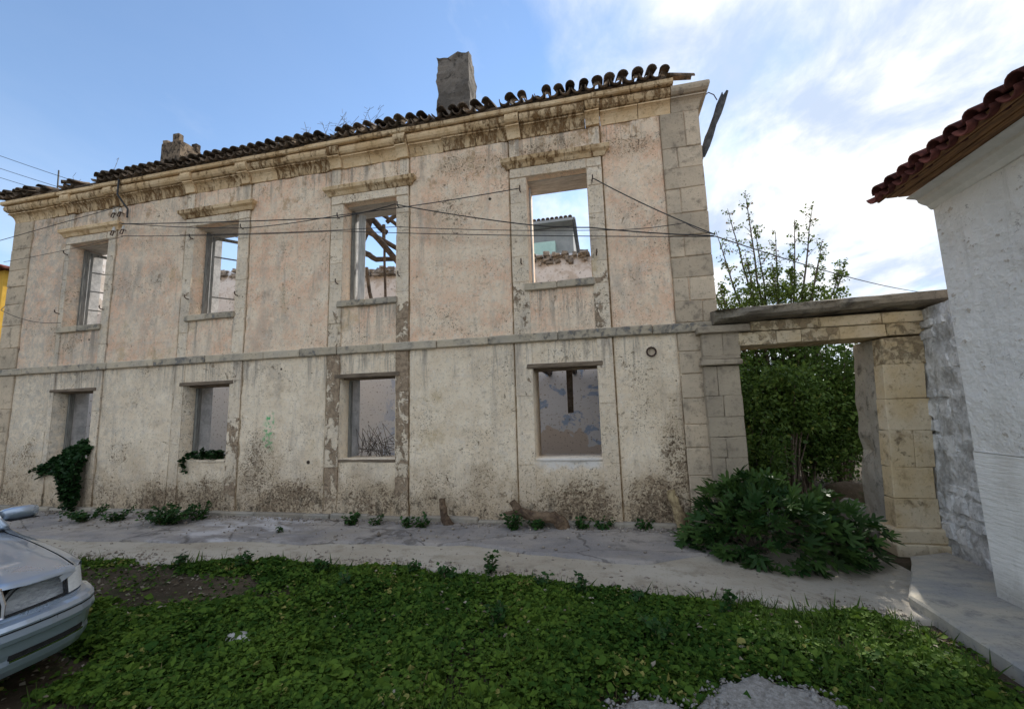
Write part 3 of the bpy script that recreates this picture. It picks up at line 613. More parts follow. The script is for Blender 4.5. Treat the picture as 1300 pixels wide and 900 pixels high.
ruin_wall('back_wall', (HX0, 7), (HX1, 7), 0.5, [(0, 4.6), (1, 3.2)], MAT['rubble_white'], house)
def rubble_tops():
    rg = random.Random(12)
    for k in range(240):
        x = rg.uniform(-7.2, 1.0) if k < 205 else rg.uniform(-12.0, -9.5)
        t_ = (x+12.4)/13.7; z = float(np.interp(t_, [0, .13, .3, .42, .75, .9, 1], [6.35, 6.35, 6.2, 5.95, 5.80, 5.75, 6.0]))-0.10+rg.uniform(-.13, .14)
        w_, h_, d_ = rg.uniform(.03, .10), rg.uniform(.025, .065), rg.uniform(.08, .16); m = MB(); y = 4.05+rg.uniform(-.06, .12)
        m.box(x-w_, x+w_, y-d_, y+d_, z-h_, z+h_, min(w_, h_)*0.3, 0.016); m.build('rubble_stone', MAT['rubble_dark'], house)
MAT['rubble_dark'] = mat_stone('dark_rubble', (0.25, 0.225, 0.195), (0.075, 0.065, 0.055), (0.42, 0.38, 0.33), None, 0, 0.8, 0.3)
rubble_tops()
def joists():
    for k in range(34):
        x = HX0+0.5+k*0.62
        if x > HX1-0.5: break
        if x < -2.2: continue
        m = MB(); m.box(x, x+0.10, 0.58, 4.0, Z_BAND0-0.22+random.uniform(-.02, .02), Z_BAND0-0.08, 0.0, 0.01); m.build('floor_joist', MAT['wood_dark'], house)
    y = 0.72
    while y < 3.9:
        x = HX0+0.5
        while x < HX1-0.6:
            L = random.uniform(1.2, 3.2)
            if random.random() < (0.0 if x < -3.2 else 0.12): m = MB(); m.box(x, min(x+L, HX1-0.5), y, y+0.17, Z_BAND0-0.075, Z_BAND0-0.045, 0, 0.006); m.build('floor_board', MAT['wood_dark'], house)
            x += L+0.02
        y += 0.19
joists()
m = MB(); m.box(-0.71, -0.61, 1.5, 1.56, 1.72, 2.55, 0, 0.015); o = m.build('hanging_board', MAT['wood_dark'], house)

# casements and shutters left in the openings
def frame_posts(x, z0, z1, mat, parent, right=None, head=False):
    fr = thing_part = MB(); fr.box(x+0.003, x+0.06, 0.24, 0.33, z0, z1, 0.004, 0.002)
    if right: fr.box(right-0.05, right-0.003, 0.26, 0.33, z0, z1, 0.004, 0.002)
    if head: fr.box(x+0.061, (right or x+0.9)-0.051, 0.26, 0.33, z1-0.06, z1, 0.004, 0.002)
    return fr.build('window_frame', mat, parent)
def sash(x, y, ang, wd, z0, z1, bars, mat, parent, missing=()):
    m = MB(); s = 0.045
    m.box(0, s, -0.02, 0.02, z0, z1, 0.004, 0.001); m.box(wd-s, wd, -0.02, 0.02, z0, z1, 0.004, 0.001); m.box(s, wd-s, -0.02, 0.02, z1-0.06, z1, 0.004, 0.001); m.box(s, wd-s, -0.02, 0.02, z0, z0+0.07, 0.004, 0.001)
    o = m.build('window_sash', mat, parent); o.location = (x, y, 0); o.rotation_euler = (0, 0, ang)
    for k in range(1, bars):
        z = z0+(z1-z0)*k/bars
        if k in missing: continue
        b = MB(); b.box(s, wd-s, -0.012, 0.012, z-0.012, z+0.012); b.build('glazing_bar', mat, o)
    return o
b = BAYS[0]; fp = frame_posts(b[1], UP0, UP1-0.04, MAT['wood_grey'], house); sash(b[1]+0.065, 0.34, rad(62), 0.52, UP0+0.03, UP1-0.09, 4, MAT['wood_grey'], house)
b = BAYS[1]; fp = frame_posts(b[1], UP0, UP1-0.04, MAT['wood_grey'], house); sash(b[1]+0.065, 0.34, rad(50), 0.62, UP0+0.03, UP1-0.09, 4, MAT['wood_grey'], house, (2,))
b = BAYS[2]; fp = frame_posts(b[1], UP0, UP1-0.04, MAT['wood_grey'], house)
m = MB()
for k in range(1): m.box(0, 0.012+0.02, k*0.115, k*0.115+0.125, UP0+0.02, UP1-0.06, 0.003, 0.001)
o = m.build('shutter', MAT['wood_white'], house); o.location = (b[1]+0.085, 0.36, 0); o.rotation_euler = (0, 0, rad(-62))
b = BAYS[3]; m = MB(); m.box(b[1]+0.003, b[1]+0.03, 0.25, 0.31, UP0, UP1-0.05, 0.003, 0.001); m.build('window_frame', MAT['wood_white'], house)
for k in (0, 1): b = BAYS[k]; frame_posts(b[1], LO0, LO1-0.07, MAT['wood_grey'], house)
b = BAYS[2]; m = MB(); m.box(b[1]+0.003, b[1]+0.04, 0.27, 0.34, LO0, LO1-0.07, 0.003, 0.001); m.build('window_frame', MAT['wood_grey'], house)
MAT['reveal'] = mat_simple('sun_muting_grey', (0.34, 0.34, 0.335), (0.56, 0.555, 0.54), 6, 0.95, 0.5, 0.01)  # grey picked to mute the sunlight on the inner jambs
for b in BAYS[:3]:
    for z0, z1 in ((LO0, LO1), (UP0, UP1-0.03)):
        m = MB(); m.box(b[1]+0.0015, b[1]+0.012, 0.335, 0.612, z0+0.002, z1-0.002, 0.002, 0.0); m.build('reveal_muting_sheet', MAT['reveal'], house)  # sheet added over the left jamb so it looks less sunlit
# chimneys
def chimney(name, x0, x1, y0, y1, z0, z1, mat, taper=0.02, notch=False, amp=1.0):
    n = 9; V = []; nz = 24
    for k in range(nz+1):
        t = k/nz; z = z0+(z1-z0)*t; s = taper*t
        ring = []
        cx = [(x0+s, y0+s), (x1-s, y0+s), (x1-s, y1-s), (x0+s, y1-s)]
        for e in range(4):
            for i in range(n):
                a = cx[e]; b_ = cx[(e+1) % 4]; u = i/n; ring.append((a[0]+(b_[0]-a[0])*u, a[1]+(b_[1]-a[1])*u))
        for px, py in ring:
            q = amp*0.075*(fbm(np.array([px*7+py*6]), np.array([z*7]), 4, 3)[0]-0.5)
            zz = z+(k == nz)*amp*0.26*(fbm(np.array([px*5+1]), np.array([py*5]), 3, 8)[0]-0.4)
            if notch and k >= nz-1 and abs(px-(x0+(x1-x0)*0.5)) < 0.06: zz -= 0.07
            V.append((px+q, py+q, zz))
    m_ = 4*n; Fq = []
    for k in range(nz):
        for i in range(m_): a = k*m_+i; b_ = k*m_+(i+1) % m_; Fq.append((a, b_, b_+m_, a+m_))
    mb = MB().add(V, Fq); mb.f.append(tuple(range(nz*m_, nz*m_+m_))); return mb.build(name, mat, house)
c2 = chimney('chimney', -2.80, -2.14, 0.22, 0.70, ZR-0.15, 8.52, MAT['chimney'], 0.025, True)
c1 = chimney('chimney', -9.58, -9.02, 0.42, 0.92, ZR-0.1, 8.05, MAT['chimney2'], 0.01, False, 0.2)
for (x0, y0, h, wd) in ((-9.57, 0.44, 0.10, 0.13), (-9.28, 0.43, 0.22, 0.17), (-9.16, 0.78, 0.16, 0.14), (-9.57, 0.78, 0.15, 0.13)):
    m = MB(); m.box(x0, x0+wd, y0, y0+wd*0.85, 7.98, 8.05+h, 0.02, 0.012); m.build('chimney_stub', MAT['chimney2'], c1)
# barrel tiles along the eaves
def barrel(r0, r1, L, th, up=True, n=7):
    V = []; Fq = []
    for (y, r) in ((0, r0), (L, r1)):
        for q in (r, r-th):
            for k in range(n+1):
                a = math.pi*(0.02+0.96*k/n); V.append((q*math.cos(a), y, q*math.sin(a)*(1 if up else -1)))
    m = n+1
    for k in range(n):
        Fq += [(k, k+1, 2*m+k+1, 2*m+k), (m+k+1, m+k, 3*m+k, 3*m+k+1), (k+1, k, m+k, m+k+1), (2*m+k, 2*m+k+1, 3*m+k+1, 3*m+k)]
    Fq += [(0, 2*m, 3*m, m), (n, m+n, 3*m+n, 2*m+n)]
    return MB().add(V, Fq)
cover = [barrel(0.084, 0.068, 0.42, 0.014, True).mesh('roof_tile', MAT['tile'], True) for _ in range(1)][0]
pan = barrel(0.085, 0.100, 0.42, 0.014, False).mesh('roof_tile', MAT['tile'], True)
random.seed(21)
def eave_tiles():
    n = 0; x = HX0-0.18; sl = rad(21)
    while x < HX1-0.42:
        lowgap = (-12.3 < x < -10.55) or (-8.35 < x < -7.95) or (-1.62 < x < -1.36)
        for row in (0, 1):
            if n > 294: return
            if lowgap and (row == 1 or random.random() < 0.6): continue
            if row == 1 and random.random() < (0.75 if x < -4 else 0.45): continue
            y = -0.27+row*0.36+random.uniform(-0.03, 0.03); z = ZR+0.10+(y+0.27)*math.tan(sl)
            j = 0.07 if not lowgap else 0.2
            o = link('roof_tile', pan, house); o.location = (x+random.uniform(-.01, .01), y, z-0.005); o.rotation_euler = (sl+random.uniform(-.03, .03), random.uniform(-j, j), random.uniform(-j, j)); n += 1
            if random.random() < (0.93 if row == 0 else 0.7):
                o = link('roof_tile', cover, house); o.location = (x+0.105+random.uniform(-.012, .012), y-0.02, z-0.012+random.uniform(0, .02)); o.rotation_euler = (sl+random.uniform(-.08, .08), random.uniform(-j, j)*1.5, random.uniform(-j*1.8, j*1.8)); o.scale = (random.uniform(.88, 1.1), random.uniform(.85, 1.08), random.uniform(.85, 1.1)); n += 1
        x += 0.205+random.uniform(-.012, .012)
eave_tiles()
o = link('roof_tile', cover, house); o.location = (HX1-0.42, -0.12, ZR+0.04); o.rotation_euler = (0.1, 0.25, rad(-70))
# bed of mortar under the tiles
m = MB(); m.box(HX0-0.15, HX1-0.45, -0.17, 0.45, Z2+0.09, ZR+0.085, 0.03, 0.0); m.build('tile_bed', MAT['tile'], house)
# broken gutter hanging off the right corner
def gutter():
    p0, p1 = Vector((1.70, 0.12, 5.60)), Vector((2.12, 0.12, 6.62)); d = (p1-p0); L = d.length
    n = 8; V = []; Fq = []; r = 0.085
    for i in range(7):
        y = L*i/6
        for q in (r, r-0.008):
            for k in range(n+1):
                a = math.pi*(k/n)*1.08; V.append((q*math.cos(a), q*math.sin(a)+0.01*math.sin(i*2.1+k), y+(0.05*math.sin(k*1.9) if i == 6 else 0)))
    m_ = n+1
    for i in range(6):
        for k in range(n):
            a = i*2*m_+k; b_ = a+2*m_; Fq += [(a, a+1, b_+1, b_), (a+m_+1, a+m_, b_+m_, b_+m_+1)]
        a = i*2*m_; Fq += [(a, a+2*m_, a+3*m_, a+m_), (a+n, a+m_+n, a+3*m_+n, a+2*m_+n)]
    o = MB().add(V, Fq).build('broken_gutter', MAT['zinc'], house, False)
    q = d.to_track_quat('Z', 'Y'); o.rotation_mode = 'QUATERNION'; o.rotation_quaternion = q; o.location = p0
    m = MB(); m.tube([(1.78, 0.05, 6.62), (1.86, 0.08, 6.70), (1.94, 0.1, 6.66), (1.98, 0.1, 6.56)], 0.008, 5); m.build('gutter_bracket', MAT['iron'], house)
gutter()
# hooks, rings and pipe ends on the facade
def hook(x, z):
    m = MB(); m.tube([(x, 0.03, z), (x, -0.06, z), (x+0.01, -0.10, z+0.02), (x+0.01, -0.10, z+0.065)], 0.011, 5); m.build('iron_hook', MAT['iron'], house)
for x_, z_ in ((-11.32, 5.45), (-11.38, 4.14), (-10.14, 4.13), (-6.75, 5.47), (-7.96, 5.41), (-7.96, 4.16), (-6.79, 4.13), (-4.63, 5.41), (-4.63, 4.16), (-3.43, 5.46), (-3.41, 4.18), (-1.21, 5.43), (-1.23, 4.17), (-0.02, 5.43), (-0.02, 4.19)): hook(x_, z_)
m = MB(); m.tube([(0.70+0.066*math.cos(a*math.pi/6), -0.03, 2.60+0.066*math.sin(a*math.pi/6)) for a in range(13)], 0.014, 6); m.build('pipe_end', MAT['iron'], house)
m = MB(); m.tube([(0.70, -0.01, 2.60), (0.70, 0.02, 2.60)], 0.055, 10); m.build('pipe_plug', MAT['quoin'], house)
for z_, xs_ in ((6.12, (-9.95, -9.78)), (5.72, (-9.92, -9.66))):
    m = MB()
    for q in xs_: m.tube([(q-0.09, 0.03, z_+0.10), (q-0.09, -0.09, z_+0.08), (q-0.06, -0.13, z_-0.02), (q, -0.13, z_-0.05), (q+0.03, -0.13, z_+0.02), (q+0.03, -0.13, z_+0.06)], 0.010, 5)
    br = m.build('insulator_bracket', MAT['iron'], house)
    for q in xs_: m = MB(); m.tube([(q+0.03, -0.13, z_+0.05), (q+0.03, -0.13, z_+0.10), (q+0.03, -0.13, z_+0.14)], [0.035, 0.028, 0.015], 8); m.build('insulator', MAT['ceramic'], br)
# ------------------------------------------------------------------ cables
def cable(pts, label, r=0.007, sag=0.0, n=14, group='old cables along the house front'):
    P = [Vector(p) for p in pts]; out = []
    for a, b_ in zip(P[:-1], P[1:]):
        for k in range(n):
            t = k/n; q = a.lerp(b_, t); q.z -= sag*4*t*(1-t); out.append(q)
    out.append(P[-1]); m = MB(); m.tube(out, r, 5)
    o = m.build('cable', MAT['cable']); tag(o, label, 'cable')
cable([(-13.3, -0.16, 5.93), (-9.72, -0.16, 6.28)], 'thin dark cable from the left wall corner up to the upper insulator bracket')
cable([(-9.7, -0.17, 5.90), (-6.63, -0.15, 5.41), (-4.60, -0.14, 5.40), (-1.21, -0.14, 5.42)], 'dark cable sagging across the tops of the second and third upper windows', 0.008, 0.03)
cable([(-9.6, -0.19, 5.86), (-4.55, -0.19, 5.33), (-3.43, -0.17, 5.44), (-1.24, -0.17, 4.80), (-0.1, -0.19, 4.58), (1.68, -0.16, 4.24)], 'thick dark cable crossing the fourth upper window on a downward slant', 0.010, 0.02)
cable([(-9.65, -0.15, 5.62), (-4.6, -0.15, 5.10), (1.70, -0.15, 4.23)], 'long thin lower cable running the whole front to the right corner', 0.007, 0.03)
cable([(-13.0, -0.15, 5.42), (-9.6, -0.15, 5.60)], 'faint wire across the first upper window head', 0.005, 0.03)
cable([(-0.0, -0.12, 5.42), (1.69, -0.16, 4.26)], 'cable slanting from the fourth upper window head down to the right corner', 0.009, 0.04)
cable([(-8.1, -0.17, 5.45), (-3.4, -0.17, 5.02), (0.1, -0.17, 4.52), (1.30, -0.16, 4.49), (1.69, -0.18, 4.25)], 'cable kinked on the right quoin before it meets the corner', 0.006, 0.03)
cable([(1.70, -0.16, 4.23), (10.9, 10.45, 5.44)], 'single cable running from the right corner away over the tree', 0.010, 0.12, 30)
cable([(-9.75, -0.22, 6.85), (-9.72, -0.24, 6.5), (-9.55, -0.14, 6.20), (-9.56, -0.13, 6.02)], 'black drop cable hanging from the cornice above the first window', 0.018, 0.0, 4)
cable([(-22, 5, 7.6), (-12.95, -0.12, 4.32), (-11.12, -0.12, 3.90)], 'wire coming from the far left down to the first upper sill', 0.006, 0.1)
for k, dz in enumerate((0.0, -0.55, -0.95)):
    cable([(-34, 6, 17.3+dz*1.4), (-11.0, 7, 8.2+dz*0.4)], ('topmost', 'middle', 'lowest')[k]+' of three overhead wires in the sky left of the roof', 0.012, 0.3)
m = MB(); m.tube([(-23.6, 6.45, 13.15), (-23.55, 6.45, 12.2), (-23.75, 6.45, 11.6)], 0.03, 5); tag(m.build('wire_spacer', MAT['cable']), 'short dark spacer rod joining the overhead wires at left', 'wire spacer')
# ------------------------------------------------------------------ fallen roof timbers behind the third window
for pts, r, lab in (([(-5.30, 1.3, 6.35), (-4.70, 1.5, 5.62), (-4.0, 1.7, 4.70)], 0.065, 'thick charred beam slanting down across the third upper window'),
                    ([(-5.4, 1.5, 6.15), (-4.55, 1.55, 6.36)], [0.13, 0.10], 'short thick beam end high in the third upper window'),
                    ([(-4.95, 1.9, 6.5), (-3.9, 1.9, 5.62)], 0.045, 'thinner charred rafter behind the thick slanting beam'),
                    ([(-5.3, 1.8, 5.75), (-4.95, 1.8, 6.6)], 0.08, 'dark timber leaning at the left of the third upper window'),
                    ([(-4.35, 1.8, 6.35), (-4.18, 1.8, 5.3)], 0.04, 'splintered upright rafter at the right of the third upper window'),
                    ([(-4.75, 1.8, 6.10), (-4.75, 1.8, 5.6)], 0.04, 'short dark hanging stick under the beam end'),
                    ([(-5.2, 1.7, 6.0), (-4.2, 1.75, 5.35)], 0.055, 'dark rafter lying just under the thick slanting beam'),
                    ([(-5.35, 1.9, 6.55), (-4.75, 1.9, 5.95)], 0.07, 'dark broken rafter crossing behind the beam end at upper left'),
                    ([(-4.75, 1.9, 6.2), (-4.1, 1.9, 6.55)], 0.05, 'short splintered stick rising to the right behind the beam end'),
                    ([(-4.62, 1.6, 5.55), (-4.55, 1.6, 4.0)], 0.028, 'thin dark pole standing upright in the third upper window'),
                    ([(-5.05, 1.6, 5.05), (-4.85, 1.6, 3.9)], 0.040, 'rough dark stake in the lower left of the third upper window'),
                    ([(-5.7, 2.4, 5.80), (-5.3, 2.4, 5.55), (-4.2, 2.4, 5.42)], [0.08, 0.065, 0.035], 'bent dark branch lying across the ruined inner wall')):
    P = [Vector(p) for p in pts]; Q = []
    for a, b_ in zip(P[:-1], P[1:]): Q += [a.lerp(b_, t/4)+Vector((random.uniform(-.015, .015), 0, random.uniform(-.015, .015))) for t in range(4)]
    Q.append(P[-1]); rr = r if not isinstance(r, list) else [float(np.interp(i/(len(Q)-1), np.linspace(0, 1, len(r)), r)) for i in range(len(Q))]
    m = MB(); m.tube(Q, rr, 7); tag(m.build('fallen_beam', MAT['wood_dark']), lab, 'beam')

# ------------------------------------------------------------------ stone gateway
gate = thing('stone_gateway', 'yellow stone gateway with two block piers and a thick concrete cap', 'gateway', (2.7, -0.15, -0.1))
GO = Vector((2.7, -0.15, -0.1))
def gblock(name, x0, x1, y0, y1, z0, z1, mat, ch=0.012, jit=0.006, lean=0.0, gap=0.0015):
    ch *= 0.6
    m = MB(); m.box(x0+gap, x1-gap, y0+random.uniform(-.006, .006), y1, z0+gap, z1-gap, ch, jit)
    m.v = [(x+lean*z-GO.x, y-GO.y, z-GO.z) for x, y, z in m.v]; return m.build(name, mat, gate)
random.seed(31)
for k, (a, b) in enumerate(courses(-0.1, 2.33, 0.27, 0.34)):
    sp = 1.62+random.uniform(-.08, .08)
    if k % 3 == 2: gblock('pier_stone', 1.385, 1.845, -0.15, 0.42, a, b, MAT['gate_grey'])
    else: gblock('pier_stone', 1.385, sp, -0.15, 0.42, a, b, MAT['gate_grey']); gblock('pier_stone', sp, 1.845, -0.15, 0.42, a, b, MAT['gate_grey'])
gblock('pier_capital', 1.345, 1.885, -0.21, 0.42, 2.335, 2.42, MAT['gate_grey'], 0.018); gblock('pier_capital', 1.36, 1.865, -0.185, 0.42, 2.42, 2.47, MAT['gate_grey'], 0.012)
gblock('pier_stone', 1.385, 1.66, -0.15, 0.42, 2.47, 2.80, MAT['gate_grey']); gblock('pier_stone', 1.66, 1.885, -0.15, 0.42, 2.47, 2.80, MAT['gate_grey'])
gblock('pier_cap', 1.33, 2.02, -0.22, 0.42, 2.80, 2.90, MAT['gate_grey'], 0.02)
LE = 0.052
for k, (a, b) in enumerate(courses(0.20, 2.60, 0.33, 0.46)):
    x0 = 3.45
    if k in (0, 2): sp = 3.72; gblock('pier_stone', x0, sp, -0.15, 0.06, a, b, MAT['gate'], lean=LE); gblock('pier_stone', sp, 3.93, -0.15, 0.06, a, b, MAT['gate'], lean=LE)
    else: gblock('pier_stone', x0, 3.93+random.uniform(-.03, .03), -0.15, 0.06, a, b, MAT['gate'], 0.012, 0.007, LE)
gblock('pier_base_stone', 3.395, 4.00, -0.235, 0.1, 0.03, 0.20, MAT['gate'], 0.035, 0.012); gblock('pier_base_stone', 3.37, 3.70, -0.27, 0.1, -0.2, 0.03, MAT['gate'], 0.02, 0.012); gblock('pier_base_stone', 3.70, 4.03, -0.27, 0.1, -0.2, 0.03, MAT['gate'], 0.02, 0.012)
# rough rendered jamb behind the right pier
def jamb():
    V = []; Fq = []; nz = 26; ny = 9
    for k in range(nz+1):
        z = -0.2+2.8*k/nz
        for i in range(ny+1):
            y = 0.06+0.50*i/ny; bite = 0.10*math.exp(-((z-1.12)/0.10)**2)*math.exp(-((y-0.45)/0.14)**2)
            x = 3.47+LE*z+0.05*(fbm(np.array([y*7]), np.array([z*4]), 4, 3)[0]-0.5)+bite+0.0*y; V.append((x-GO.x, y-GO.y, z-GO.z))
    for k in range(nz):
        for i in range(ny): a = k*(ny+1)+i; Fq.append((a, a+ny+1, a+ny+2, a+1))
    m = MB().add(V, Fq)
    n = len(V)
    for k in range(nz+1): z = -0.2+2.8*k/nz; m.v.append((4.6-GO.x, 0.56-GO.y, z-GO.z))
    for k in range(nz): m.f.append((k*(ny+1)+ny, (k+1)*(ny+1)+ny, n+k+1, n+k))
    m.build('rough_jamb', MAT['rubble_gate'], gate)
MAT['rubble_gate'] = mat_stone('rough_jamb_render', (0.36, 0.335, 0.285), (0.09, 0.082, 0.065), (0.45, 0.41, 0.33), None, 0, 0.9, 0.05)
jamb()
m = MB(); m.box(3.66-GO.x, 4.6-GO.x, 0.075-GO.y, 0.5-GO.y, -0.1, 3.02, 0.02, 0.02); m.build('wall_core', MAT['rubble_gate'], gate)
for (x0, x1) in ((1.855, 2.35), (2.35, 2.66), (2.66, 3.12), (3.12, 3.66), (3.66, 4.6)):
    gblock('lintel_stone', x0, x1, -0.155, 0.42, 2.60+0.012*(x0-1.9), 2.785, MAT['gate'], 0.012, 0.004)
for (x0, x1) in ((2.03, 2.9), (2.9, 3.62), (3.62, 4.6)): gblock('lintel_stone', x0, x1, -0.175, 0.42, 2.79, 2.93, MAT['gate'], 0.014, 0.005)
def cap_slab():
    xs = np.linspace(1.56, 4.6, 46); V = []; Fq = []
    prof = [(-0.16, 2.935), (-0.36, 2.955), (-0.43, 2.985), (-0.45, 3.03), (-0.43, 3.085), (-0.38, 3.10), (0.0, 3.14), (0.5, 3.10), (0.55, 2.95), (0.2, 2.935)]
    for x in xs:
        for j, (y, z) in enumerate(prof):
            e = fbm(np.array([x*3.3+j*2.1]), np.array([j*1.7]), 4, 13)[0]-0.5
            yy = y+(0.12*e if j in (1, 2, 3, 4, 5) else 0); zz = z+0.05*e+0.018*(x-2)
            if x < 2.0 and j in (1, 2, 3, 4): yy += 0.14*(2.0-x)/0.44
            V.append((x-GO.x, yy-GO.y, zz-GO.z))
    m = len(prof)
    for i in range(len(xs)-1):
        for j in range(m): a = i*m+j; b = i*m+(j+1) % m; Fq.append((a, b, b+m, a+m))
    mb = MB().add(V, Fq); mb.f += [tuple(range(m)), tuple(range((len(xs)-1)*m, len(xs)*m))[::-1]]
    mb.build('cap_slab', MAT['cap'], gate)
MAT['cap'] = mat_stone('lichen_concrete', (0.17, 0.145, 0.115), (0.06, 0.052, 0.044), (0.27, 0.235, 0.18), None, 0, 0.9, 0.02)
cap_slab()
# whitewashed rubble wall between gate and white house: single stones bedded in mortar
MAT['mortar'] = mat_simple('dirty_limewash', (0.34, 0.325, 0.30), (0.76, 0.75, 0.73), 4, 0.95, 0.9, 0.06)
rub = thing('rubble_wall', 'rough grey white rubble stone wall squeezed between gateway and white house', 'wall', (3.95, -0.9, -0.1))
def rubble():
    random.seed(5); p0 = Vector((3.965, -0.06)); p1 = Vector((3.74, -1.72)); d = (p1-p0); L = d.length; d.normalize(); nrm = Vector((-abs(d.y), d.x if False else 0)); nrm = Vector((d.y, -d.x)); 
    if nrm.x > 0: nrm = -nrm
    O = Vector((3.95, -0.9, -0.1))
    V = []; Fq = []; nz = 44; nl = 22
    for k in range(nz+1):
        z = -0.15+3.08*k/nz
        for i in range(nl+1):
            t = L*i/nl; q = 0.11*(fbm(np.array([t*5]), np.array([z*6]), 5, 6)[0]-0.5)+0.004; P = p0+d*t+nrm*q+Vector((0.04*z, 0)); V.append((P.x-O.x, P.y-O.y, z-O.z))
    for k in range(nz):
        for i in range(nl): a = k*(nl+1)+i; Fq.append((a, a+1, a+nl+2, a+nl+1))
    m = MB().add(V, Fq); n = len(m.v); b0 = Vector((4.7, -0.14)); b1 = Vector((4.7, -1.72))
    for z in (-0.15, 2.93):
        for P in (p0, p1, b1, b0): m.v.append((P.x-O.x+(0.04*z if P in (p0, p1) else 0), P.y-O.y, z-O.z))
    m.f += [(n+4, n+5, n+6, n+7), (n, n+3, n+7, n+4), (n+3, n+2, n+6, n+7), (n+1, n+5, n+6, n+2)]
    m.build('mortar_bed', MAT['mortar'], rub)
    z = -0.1
    while z < 2.85:
        h = random.uniform(0.10, 0.24); t = random.uniform(0, 0.1)
        while t < L-0.05:
            wd = random.uniform(0.14, 0.40); 
            if random.random() < (0.9 if z < 0.9 else 0.45 if z < 1.6 else 0.22):
                mb = MB(); n_ = 7; c = t+wd/2; cz = z+h/2; pts = []
                for lay, (s, o) in enumerate(((1.0, -0.05), (0.95, 0.010), (0.80, 0.022))):
                    for a in range(n_):
                        th = 2*math.pi*a/n_+0.3; rr = s*(1+0.16*math.sin(a*2.7+c*19+z*15)); e = 0.5
                        x_ = math.copysign(abs(math.cos(th))**e, math.cos(th))*wd*0.5*rr; z_ = math.copysign(abs(math.sin(th))**e, math.sin(th))*h*0.5*rr
                        P = p0+d*(c+x_)+nrm*(o+random.uniform(-.012, .012))+Vector((0.04*(cz+z_), 0)); pts.append((P.x-O.x, P.y-O.y, cz+z_-O.z))
                fs = [(l*n_+a, l*n_+(a+1) % n_, (l+1)*n_+(a+1) % n_, (l+1)*n_+a) for l in (0, 1) for a in range(n_)]+[tuple(2*n_+a for a in range(n_))]
                mb.add(pts, fs).build('stone', MAT['rubble_white'], rub)
            t += wd+0.02
        z += h+0.015
rubble()
